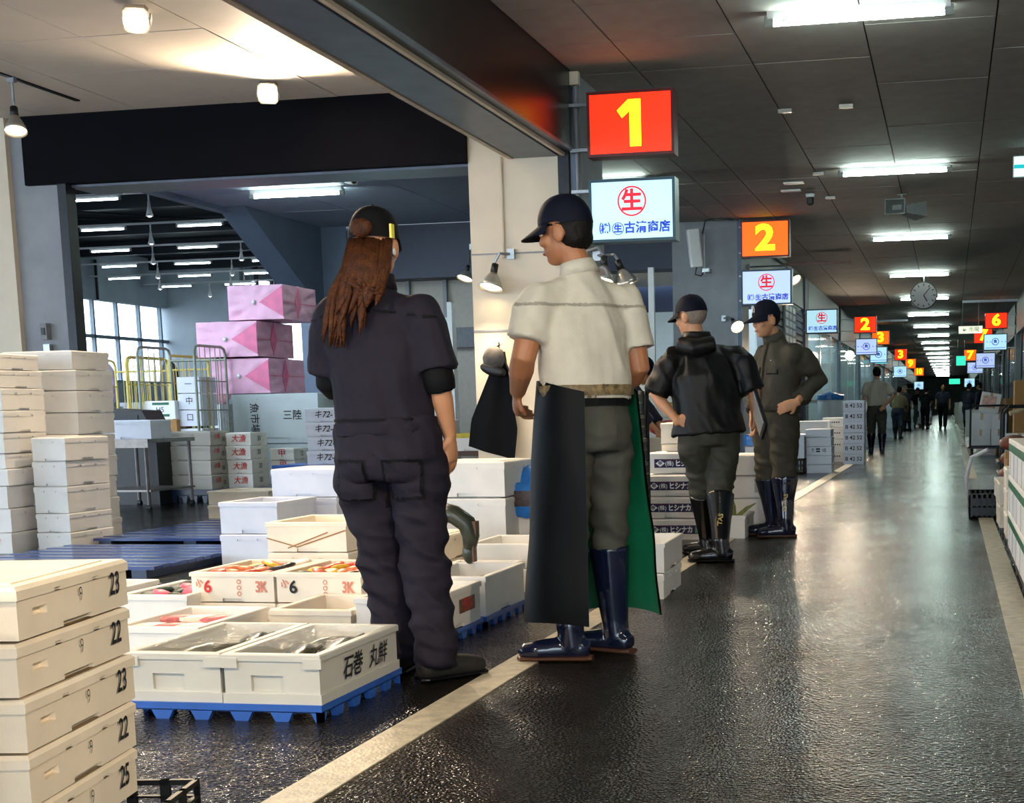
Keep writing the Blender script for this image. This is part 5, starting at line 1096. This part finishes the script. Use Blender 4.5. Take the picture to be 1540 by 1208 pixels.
    # footwear
    for s in 'LR':
        an, kn = P('an'+s), P('kn'+s); td = V(sp['toe'+s]); td.z = 0; td.normalize(); sr = td.cross(Z); gz = -sp['loc'][2]
        mb = MB(); bt = sp.get('boot', 0); g = V((an.x, an.y, 0))
        etube(mb, [g-td*.075+Z*.045, g-td*.05+Z*.05, g+td*.05+Z*.048, g+td*.13+Z*.042, g+td*.185+Z*.036, g+td*.205+Z*.03], [(.03, .03), (.042, .044), (.046, .045), (.052, .04), (.042, .032), (.018, .018)], sr, 14)
        if bt:
            ax = V((an.x, an.y, .08)); tp = an.lerp(kn, bt); etube(mb, [ax-Z*.03-td*.01, ax+Z*.05, ax.lerp(tp, .5), tp], [.05, .054, .068, .094*sp.get('legw', 1)], sd, 14)
        else: etube(mb, [g-td*.02+Z*.05, g-td*.02+Z*.1], [.045, .045], sr, 12)
        o = blob('boot' if bt else 'shoe', mb, sp['shoe'], t, fine, 2, None, .4)
        k = MB(); etube(k, [g-td*.085+Z*.012, g-td*.06+Z*.012, g+td*.05+Z*.012, g+td*.13+Z*.012, g+td*.195+Z*.012, g+td*.21+Z*.012], [(.03, .012), (.046, .012), (.05, .012), (.055, .012), (.045, .012), (.015, .012)], sr, 14); k.build('sole', sp.get('sole', rubberk), o)
        if bt and sp.get('boottxt'):
            q = td.cross(Z); q = q if (q.y < 0) else -q; rzv = math.atan2(q.y, q.x)+math.pi/2
            zc = .24 if s == sp['boottxt'] else None
            if zc:
                oo = obj('lettering', text_mesh('ACTAS', .042, mat('gold print', '#b99a4a', .5), .001), o, tuple(an.lerp(kn, .45)+q*.079), (R(90), 0, rzv)); oo.rotation_euler = (oo.rotation_euler.to_matrix() @ Matrix.Rotation(R(82), 3, 'Z')).to_euler()
    # eyes, brows, mouth on faces that show
    if sp.get('face', 1):
        for s in (-1, 1):
            e = MB().ball((0, 0, 0), (.013, .008, .0065), 10, 6).build('eye', mat('eye white', '#e8e2da', .3), t); e.matrix_local = Mh @ Matrix.Translation((s*.031, .085, .112)); i_ = MB().ball((0, .005, 0), (.0062, .005, .0062), 8, 6).build('iris', black, e)
            b = MB().box(-.018, .018, 0, .008, 0, .006).build('eyebrow', mat('brow hair', '#1c1613', .8), t); b.matrix_local = Mh @ Matrix.Translation((s*.032, .088, .130))
        m_ = MB().ball((0, 0, 0), (.024, .007, .006), 10, 6).build('mouth', mat('lips', '#9a5548', .5), t); m_.matrix_local = Mh @ Matrix.Translation((0, .092, .045))
    # hair and cap
    if sp.get('hair'):
        h = MB(); h.ball((0, -.02, .14), (.083, .1, .1), 16, 10)
        if sp.get('sideburn'): h.ball((0, -.05, .085), (.075, .06, .055), 14, 8)
        xform(h, 0, Mh); keep = blob('hair', h, sp['hair'], t, fine, 2, lambda p: .003*noise.noise(p*60), .4)
        # clip the face side
        bm = bmesh.new(); bm.from_mesh(keep.data); Mi = Mh.inverted()
        kill = [v for v in bm.verts if (sp.get('cap') and (Mi @ v.co).z > .142) or ((Mi @ v.co).y > .055 and (Mi @ v.co).z < .17) or ((Mi @ v.co).y > -.005 and (Mi @ v.co).z < .13)]
        bmesh.ops.delete(bm, geom=kill, context='VERTS'); bm.to_mesh(keep.data); bm.free()
    if sp.get('cap'):
        c = MB(); pr = []
        for i in range(9):
            a = math.pi/2*i/8; pr.append((.0 if i == 8 else math.cos(a)**.8, math.sin(a)))
        vs = []; n = 24
        for r_, z_ in pr:
            for k in range(n): w = 2*math.pi*k/n; vs.append((r_*.091*math.cos(w), r_*.111*math.sin(w)-.008, .132+z_*.118+(.012 if math.sin(w) > 0 else 0)*(1-z_)))
        vs += [(x*.97, y*.97, z-.004) for x, y, z in vs[:n]]
        fs = [(i*n+k, i*n+(k+1) % n, (i+1)*n+(k+1) % n, (i+1)*n+k) for i in range(8) for k in range(n)]
        c.add(vs, fs); c.tube([(0, -.008, .248), (0, -.008, .255)], [.008, .004], 8)
        co = c.build('cap', sp['cap'], t, smooth=True); co.matrix_local = Mh
        vs = []; N = 12
        for j in range(5):
            for i in range(N+1):
                a = math.pi*(i/N)*.8+math.pi*.1; rr = 1+j*.22*(math.sin(a)**.8); x, y = .086*math.cos(a)*(1+.02*j), .104*math.sin(a)*rr-.008; vs.append((x, y, .148-.010*j*.9-.10*(x*x)*8*.3*j*.3))
        k = len(vs); vs += [(x, y, z-.005) for x, y, z in vs]
        fs = [(j*(N+1)+i, j*(N+1)+i+1, (j+1)*(N+1)+i+1, (j+1)*(N+1)+i) for j in range(4) for i in range(N)]; fs += [tuple(q+k for q in f_) for f_ in fs]
        rim = [j*(N+1)+i for j in (4,) for i in range(N+1)]; fs += [(rim[i], rim[i+1], rim[i+1]+k, rim[i]+k) for i in range(N)]
        MB().add(vs, fs).build('brim', sp.get('brimm', sp['cap']), co, smooth=True)
        if sp.get('captag'): MB().box(.07, .086, -.09, -.035, .14, .185).build('tag', yellowm, co)
        if sp.get('caplogo'): ring(co, 'back', (0, .098, .195), .026, .004, white, 20); obj('emblem', text_mesh('生', .036, white, .001), co, (0, .1, .194), (R(80), 0, R(180)))
    return t, Mh, sd
indigo = mat('indigo coverall cloth', '#211e28', .75, spec=.15, var=.10, scale=30, bump=.15, bscale=250)
blackc = mat('black cloth', '#0b0b0e', .7, spec=.15, var=.15, scale=20); blackn = mat('black nylon', '#08080a', .5, spec=.3, var=.2, scale=12, bump=.1, bscale=90)
ivory = mat('ivory work shirt', '#bdb7a8', .7, spec=.2, var=.05, scale=25, bump=.12, bscale=220); olive = mat('olive grey trousers', '#45453e', .7, spec=.2, var=.08, scale=25, bump=.12, bscale=220)
oliv2 = mat('olive jacket cloth', '#3e3b31', .7, spec=.2, var=.1, scale=25, bump=.15, bscale=200); dolive = mat('dark olive trousers', '#34342c', .65, spec=.25, var=.1, scale=20, bump=.12, bscale=200)
navyc = mat('navy cap cloth', '#080b1c', .7, spec=.15, var=.12, scale=30); navyw = mat('navy workwear', '#141a33', .65, var=.12, scale=20); brownh = mat('brown hair', '#45240f', .5, spec=.2, var=.45, scale=40, bump=.6, bscale=140); blackh = mat('black hair', '#0d0a09', .6, spec=.2, var=.3, scale=40, bump=.4, bscale=120)
# ---------------------------------------------------------------- woman in coverall
w, Mh, sd = person(dict(label='person with long brown hair in dark indigo short-sleeved coverall, seen from behind', loc=(-1.90, 4.93, 0), f=(-.06, 1, 0), hf=(-.12, 1, -.02), hip=(-.09, .0, .80), chest=(-.118, .0, 1.20), neck=(-.122, .0, 1.425), head=(-.125, .03, 1.445),
    shL=(-.285, .0, 1.33), shR=(.045, 0, 1.33), elL=(-.325, .05, 1.06), wrL=(-.22, .27, 1.02), hdL=(.6, .8, .1), hnL=(0, 0, -1), elR=(.11, .0, 1.06), wrR=(.115, .07, .875), hdR=(0, .12, -1), hnR=(-1, .2, 0), hsR=-1, curlR=.3,
    knL=(-.155, .04, .42), anL=(-.115, .05, .09), knR=(.025, .0, .42), anR=(.085, -.08, .09), toeL=(-.1, 1, 0), toeR=(.6, .8, 0), skin=skin, top=indigo, trousers=indigo, shoe=mat('black suede shoe', '#15130f', .8, var=.2), jacket=1, sleeve=.82, slw=1.12, cw=.185, hem=.22, hemf=.98, hipw=.20, legw=1.0, hemw=1.02, legend=-.12, cap=blackc, fold=.009, face=1, captag=0, lf=1.35, svox=.0062))
mb = MB(); 
for s, el, sh in ((-1, (-.325, .05, 1.06), (-.285, 0, 1.33)), (1, (.11, 0, 1.06), (.045, 0, 1.33))):
    e, h_ = V(el), V(sh); wr = V((-.22, .27, 1.02)) if s < 0 else V((.115, .07, .875)); etube(mb, [h_.lerp(e, .6), e, e.lerp(wr, .1)], [.062, .058, .056], (0, 1, 0), 14)
    mb2 = MB(); etube(mb2, [h_.lerp(e, .6), h_.lerp(e, .95), e.lerp(wr, .12)], [.062, .06, .054], (0, 1, 0), 14); blob('undersleeve', mb2, blackc, w, .01, 2)
tr_ = part_of(w, 'trousers'); ja_ = part_of(w, 'jacket')
patch('waistband', ja_, lambda c: .882 < c.z < .935, .008, indigo); patch('waistband_seam', ja_, lambda c: abs(c.z-.878) < .010, .004, blackc); patch('waistband_seam', ja_, lambda c: abs(c.z-.940) < .009, .004, blackc)
for x in (-.185, -.0): patch('pocket_edge', tr_, lambda c, x=x: abs(c.x-x) < .071 and .648 < c.z < .806 and c.y < -.02, .0035, blackc)
for x in (-.185, -.0): patch('back_pocket', tr_, lambda c, x=x: abs(c.x-x) < .06 and .658 < c.z < .797 and c.y < -.02, .007, indigo)
patch('yoke_seam', ja_, lambda c: abs(c.z-1.30-.02*math.cos((c.x+.12)*8)) < .008 and c.y < -.03, .003, blackc)
patch('centre_seam', tr_, lambda c: abs(c.x+.09) < .007 and .62 < c.z < .88 and c.y < 0, .003, blackc)
col_ = MB(); etube(col_, [(-.122, 0, 1.40), (-.122, .0, 1.455)], [(.082, .08), (.072, .072)], (1, 0, 0), 18); col_.build('collar', indigo, w, smooth=True)
# hair: strands from under the cap down the back
hb = MB()
rnd = random.Random(3)
for i in range(46):
    u = rnd.uniform(-1, 1); y0 = -.085+.06*u*u; lx = u*.072; ln = rnd.uniform(.24, .40)*(1.0 if u < .3 else .62); dx = rnd.uniform(-.035, .02)-(.03 if u < 0 else 0)
    p0 = V((-.128+lx, y0+.02, 1.57)); p1 = V((-.128+lx*1.1, y0-.03, 1.47)); p2 = V((-.128+lx*1.05+dx*.5, -.115-rnd.uniform(0, .025), 1.38)); p3 = V((-.128+lx*.75+dx*1.4, -.142-rnd.uniform(0, .02), 1.57-ln))
    hb.tube([p0, p1, p2, p2.lerp(p3, .6), p3], [.015, .017, .014, .010, .002], 6)
hb.ball((-.12, -.10, 1.605), (.042, .02, .034), 12, 8); o = hb.build('hair', brownh, w, smooth=True)
MB().lathe([(.010, 0), (.012, .003), (.010, .006)], 10, axis='x').build('earring', white, w, (-.043, .0, 1.53)); MB().box(-.004, .004, -.014, .014, -.024, .024).build('cap_tag', yellowm, w, (-.038, -.02, 1.60))
# ---------------------------------------------------------------- young man with apron
ff = V((-.75, .66, 0)); rv = V((.66, .75, 0))
y_, Mh, sd = person(dict(label='person in ivory short-sleeved shirt, navy cap, black rubber apron and navy boots', loc=(-1.40, 5.42, 0), f=tuple(ff), hf=(-.97, .22, -.12), hup=(0, 0, 1), hip=(.03, .0, .86), chest=(.02, .0, 1.26), neck=(.01, .0, 1.475), head=(-.035, .01, 1.50),
    shL=(-.115, -.125, 1.375), shR=(.155, .135, 1.375), elL=(-.17, -.18, 1.14), wrL=(-.245, -.02, 1.02), hdL=(-.25, .55, -.7), hnL=(.8, .4, 0), hsL=1, curlL=1.05, armw=1.25, elR=(.20, .15, 1.10), wrR=(.08, .27, 1.02), hdR=(-.8, .5, -.2), hnR=(-.3, -.5, 0), curlR=.5,
    knL=(-.04, -.07, .46), anL=(-.03, -.13, .09), knR=(.085, .06, .46), anR=(.10, .075, .09), toeL=(-1, -.08, 0), toeR=(-.85, .35, 0), skin=skin2, top=ivory, trousers=olive, shoe=rubber, boot=.9, sole=mat('amber sole', '#4a2c1c', .5), sleeve=.72, slw=1.08, cw=.19, hem=.30, hemf=.95, hipw=.178, legw=.88, legend=.8, cap=navyc, hair=blackh, sideburn=1, fold=.010, face=1, svox=.0062))
patch('belt', part_of(y_, 'shirt'), lambda c: .995 < c.z < 1.045 and abs(c.x-.03) < .2, .009, mat('camouflage strap', '#6b5a3c', .6, var=.6, scale=60))
bm_ = MB(); etube(bm_, [(.028, 0, .965), (.028, 0, .992)], [(.182, .139), (.182, .139)], sd, 28); bm_.build('trouser_belt', blackc, y_)
sh_ = part_of(y_, 'shirt'); patch('yoke_seam', sh_, lambda c: abs(c.z-1.335) < .008 and c.x*ff.x+c.y*ff.y < .02, .003, mat('shirt seam', '#8f897c', .8))
cl = MB(); etube(cl, [(.01, 0, 1.45), (.0, .0, 1.50)], [(.082, .078), (.064, .064)], sd, 18); cl.build('collar', ivory, y_, smooth=True)
def apron_pts(off, n=44, m_=26, a0=138.6-118, a1=138.6+142):
    vs = []
    for j in range(m_+1):
        v = j/m_
        for i in range(n+1):
            u = i/n; a = R(a0+(a1-a0)*u); e = abs(2*u-1)
            rr = .165+.055*v+.010*v*math.cos(u*17)+.012*noise.noise((u*5, v*4, 1)); rr += .015*v
            top = 1.06-.05*max(0, e-.55)*2; z = top+(.145-top)*v+.015*math.sin(u*9)*v
            vs.append((.03+(rr+off)*math.cos(a), (rr+off)*math.sin(a)*1.0, z))
    fs = [(j*(n+1)+i, j*(n+1)+i+1, (j+1)*(n+1)+i+1, (j+1)*(n+1)+i) for j in range(m_) for i in range(n)]
    return vs, fs
aprub = mat('black rubber apron', '#050608', .5, spec=.1, var=.3, scale=7, bump=.25, bscale=9)
ao = MB().add(*apron_pts(.03)).build('apron', aprub, y_, smooth=True); MB().add(*apron_pts(.022)).build('apron_lining', mat('green lining', '#0f6b48', .5, var=.1), ao, smooth=True)
y_.scale = (1, 1, 1.015)
# ---------------------------------------------------------------- man in black jacket
m3, Mh, sd = person(dict(label='person in black hooded jacket and navy cap, hand on hip, seen from behind', loc=(-1.50, 9.05, 0), f=(-.35, .93, 0), hf=(-.85, .5, -.12), hip=(.0, 0, .80), chest=(-.02, 0, 1.16), neck=(-.07, .02, 1.40), head=(-.10, .03, 1.425),
    shL=(-.205, -.05, 1.30), shR=(.175, .07, 1.30), elL=(-.325, -.10, 1.05), wrL=(-.17, -.15, .885), hdL=(.85, .1, .25), hnL=(.2, .9, 0), hsL=-1, curlL=.15, elR=(.285, .05, 1.06), wrR=(.27, .2, .90), hdR=(.1, .5, -.8), hnR=(-1, 0, 0), curlR=.7,
    knL=(-.06, .1, .43), anL=(-.06, .22, .09), knR=(.07, -.02, .43), anR=(.10, -.2, .09), toeL=(-.8, .55, 0), toeR=(-.92, -.1, 0), skin=skin, top=blackn, trousers=dolive, shoe=rubberk, boot=.95, boottxt='R', sleeve=.98, slw=1.1, cw=.215, hem=.0, hemf=1.12, jacket=1, hipw=.185, legw=1.0, legend=.8, cap=navyc, fold=.013, face=1, vox=.009, svox=.0065, hair=mat('grey cropped hair', '#7d7064', .7, var=.2, scale=50)))
hd = MB(); etube(hd, [(-.16, -.10, 1.36), (-.06, -.14, 1.33), (.06, -.10, 1.36)], [(.05, .06), (.06, .07), (.05, .06)], (0, 0, 1), 14); etube(hd, [(-.07, .0, 1.37), (-.07, .0, 1.44)], [(.10, .095), (.09, .085)], (1, 0, 0), 16); blob('hood', hd, blackn, m3, .012, 4, lambda p: .006*noise.noise(p*14))
cb_ = thing('clipboard', 'dark clipboard held by the person in the black jacket', 'clipboard', (-1.195, 9.12, .94)); MB().box(-.01, .01, -.12, .12, -.15, .15).build('board', dsteel, cb_, rot=(R(-25), R(-12), R(20))); MB().box(-.016, -.011, -.1, .1, -.13, .12).build('paper', foamg, cb_, rot=(R(-25), R(-12), R(20)))
# ---------------------------------------------------------------- man in olive jacket
m4, Mh, sd = person(dict(label='person in olive work jacket, emblem cap and navy boots, hand on hip, facing us', loc=(-1.26, 10.70, 0), f=(-.72, -.69, 0), hf=(-.80, -.58, -.14), hip=(-.01, 0, .84), chest=(.015, 0, 1.20), neck=(-.01, .0, 1.39), head=(-.055, -.05, 1.41),
    shL=(.15, -.14, 1.30), shR=(-.11, .13, 1.30), elL=(.32, .0, 1.10), wrL=(.165, -.205, .945), hdL=(-.85, .0, -.3), hnL=(.1, .95, 0), hsL=1, curlL=.25, elR=(-.17, .17, 1.05), wrR=(-.19, .05, .86), hdR=(-.1, -.3, -1), hnR=(1, 0, 0), curlR=.4,
    knL=(.06, -.06, .44), anL=(.075, -.12, .09), knR=(-.08, .06, .44), anR=(-.05, .08, .09), toeL=(-.97, -.12, 0), toeR=(-.96, -.2, 0), skin=skin, top=oliv2, trousers=oliv2, shoe=rubber, boot=.93, boottxt='L', sole=MATS['amber sole'], sleeve=1.85, slw=1.12, cw=.203, hem=.14, hemf=1.06, jacket=1, hipw=.19, legw=1.12, legend=.75, cap=navyc, caplogo=1, captag=1, fold=.013, vox=.009, svox=.0065, hair=blackh, sideburn=0))
j4 = part_of(m4, 'jacket'); f4 = V((-.72, -.69, 0)).normalized(); u4 = V((.69, -.72, 0)).normalized(); c4 = V((.015, 0, 1.2))
uu = lambda c: (c-c4).dot(u4)
fr4 = lambda c: (c-c4).dot(f4) > .06
olv = mat('olive seam', '#23211a', .8, spec=.1)
patch('placket', j4, lambda c: abs(uu(c)) < .014 and fr4(c) and c.z < 1.37, .004, olv)
for s_ in (1, -1): patch('pocket_edge', j4, lambda c: .035 < uu(c)*s_ < .15 and fr4(c) and 1.135 < c.z < 1.20, .003, olv); patch('pocket_flap', j4, lambda c: .042 < uu(c)*s_ < .143 and fr4(c) and 1.145 < c.z < 1.20, .008, oliv2)
patch('hem_band', j4, lambda c: .91 < c.z < .95, .006, oliv2); patch('hem_seam', j4, lambda c: abs(c.z-.957) < .009, .003, olv); patch('name_strip', j4, lambda c: .05 < uu(c) < .12 and fr4(c) and abs(c.z-1.235) < .007, .004, foamg)
j3 = part_of(m3, 'jacket'); patch('hem_seam', j3, lambda c: abs(c.z-.835) < .008, .003, mat('nylon seam', '#1d1e22', .5)); patch('back_seam', j3, lambda c: abs(c.z-1.29) < .008 and c.y < .02, .003, MATS['nylon seam'])
cl = MB(); etube(cl, [(-.012, 0, 1.36), (-.03, -.02, 1.43)], [(.088, .082), (.078, .074)], sd, 18); cl.build('collar', oliv2, m4, smooth=True)
m4.scale = (1, 1, 1.05)
# ---------------------------------------------------------------- others
def stand(label, loc, f, top, trou, shoe, hgt=1.70, cap=None, hair=blackh, boot=0, vox=.016, lean=0, sleeve=.75, arms='down', step=.05, grp=None, sk=skin, jacket=0):
    s = hgt/1.70; f = V(f).normalized(); r = f.cross(V((0, 0, 1))); Z = V((0, 0, 1)); q = lambda a, b, c: tuple((r*a+f*b+Z*c)*s)
    L = lean; arm = {'down': ((-.25, .0+L*.6, 1.08), (-.25, .06+L*.9, .84), (.25, L*.6, 1.08), (.25, .06+L*.9, .84)), 'hip': ((-.24, 0, 1.08), (-.24, .08, .84), (.31, -.1, 1.10), (.14, -.16, .93)), 'front': ((-.24, .06+L, 1.06), (-.14, .28+L, .98-L*.5), (.24, .06+L, 1.06), (.14, .28+L, .98-L*.5))}[arms]
    return person(dict(label=label, loc=loc, group=grp, f=tuple(f), hf=tuple(f+Z*(-.1-L)), hip=q(0, -L*.2, .84), chest=q(0, L*.6, 1.21-L*.25), neck=q(0, L*1.0, 1.42-L*.5), head=q(0, .03+L*1.15, 1.445-L*.6), shL=q(-.18, L*.9, 1.34-L*.42), shR=q(.18, L*.9, 1.34-L*.42), elL=q(*arm[0]), wrL=q(*arm[1]), elR=q(*arm[2]), wrR=q(*arm[3]),
        knL=q(-.1, step, .46), anL=q(-.1, step*1.2, .09/s), knR=q(.1, -step, .46), anR=q(.1, -step*1.6, .09/s), toeL=tuple(f-r*.15), toeR=tuple(f+r*.15), skin=sk, top=top, trousers=trou, shoe=shoe, boot=boot, sleeve=sleeve, cw=.19, hem=.25, hipw=.18, legend=.7 if boot else .0, cap=cap, hair=hair, vox=vox, sideburn=1, fold=.008, face=1, jacket=jacket, slw=1.08))
stand('person in pale short-sleeved shirt with hand on hip, standing beside the tall written stack', (-1.40, 28.6, 0), (-.1, 1, 0), ivory, olive, rubber, 1.74, None, blackh, .85, .014, 0, .8, 'hip')
stand('person in navy jacket bending over behind the black folding crates', (-3.22, 13.0, 0), (1, -.05, 0), navyw, mat('blue trousers', '#2c4f9a', .7), rubberk, 1.66, navyc, blackh, .8, .014, .34, 1.8, 'front', jacket=1)
GPp = 'distant workers'
stand('person in black with a red stripe pushing the hand truck far down the aisle', (-.95, 58.6, 0), (.2, 1, 0), blackc, blackc, rubberk, 1.72, None, blackh, 0, .022, .12, .8, 'front', grp=GPp)
stand('person in navy shirt and shorts walking toward us far down the aisle', (-.25, 57.5, 0), (-.1, -1, 0), navyw, blackc, rubberk, 1.78, None, blackh, 0, .022, .03, .8, 'down', .12, grp=GPp)
stand('person in navy jacket in profile left of the hand truck', (-1.55, 54.5, 0), (-1, .2, 0), navyw, dolive, rubberk, 1.72, None, mat('grey hair', '#8a8178', .6), .8, .022, .05, 1.6, 'front', grp=GPp)
stand('person in dark shirt standing behind the navy jacket, far away', (-1.35, 63, 0), (.1, -1, 0), blackc, olive, rubberk, 1.7, navyc, blackh, 0, .022, 0, .8, 'down', grp=GPp)
stand('person in dark navy at the right, left one of two talking', (.62, 52, 0), (.5, .8, 0), navyw, navyw, rubberk, 1.72, navyc, blackh, .8, .022, .05, 1.7, 'front', grp=GPp)
stand('person in navy and cap at the right, right one of two talking', (1.02, 51, 0), (-.7, .3, 0), navyw, navyw, rubberk, 1.70, navyc, blackh, .8, .022, 0, 1.7, 'down', grp=GPp)
stand('small person in brown coat beyond the pale-shirt person', (-1.45, 42, 0), (.2, 1, 0), mat('brown coat', '#7a6a4c', .7), navyw, rubberk, 1.55, None, blackh, .8, .022, .1, 1.6, 'front', grp=GPp)
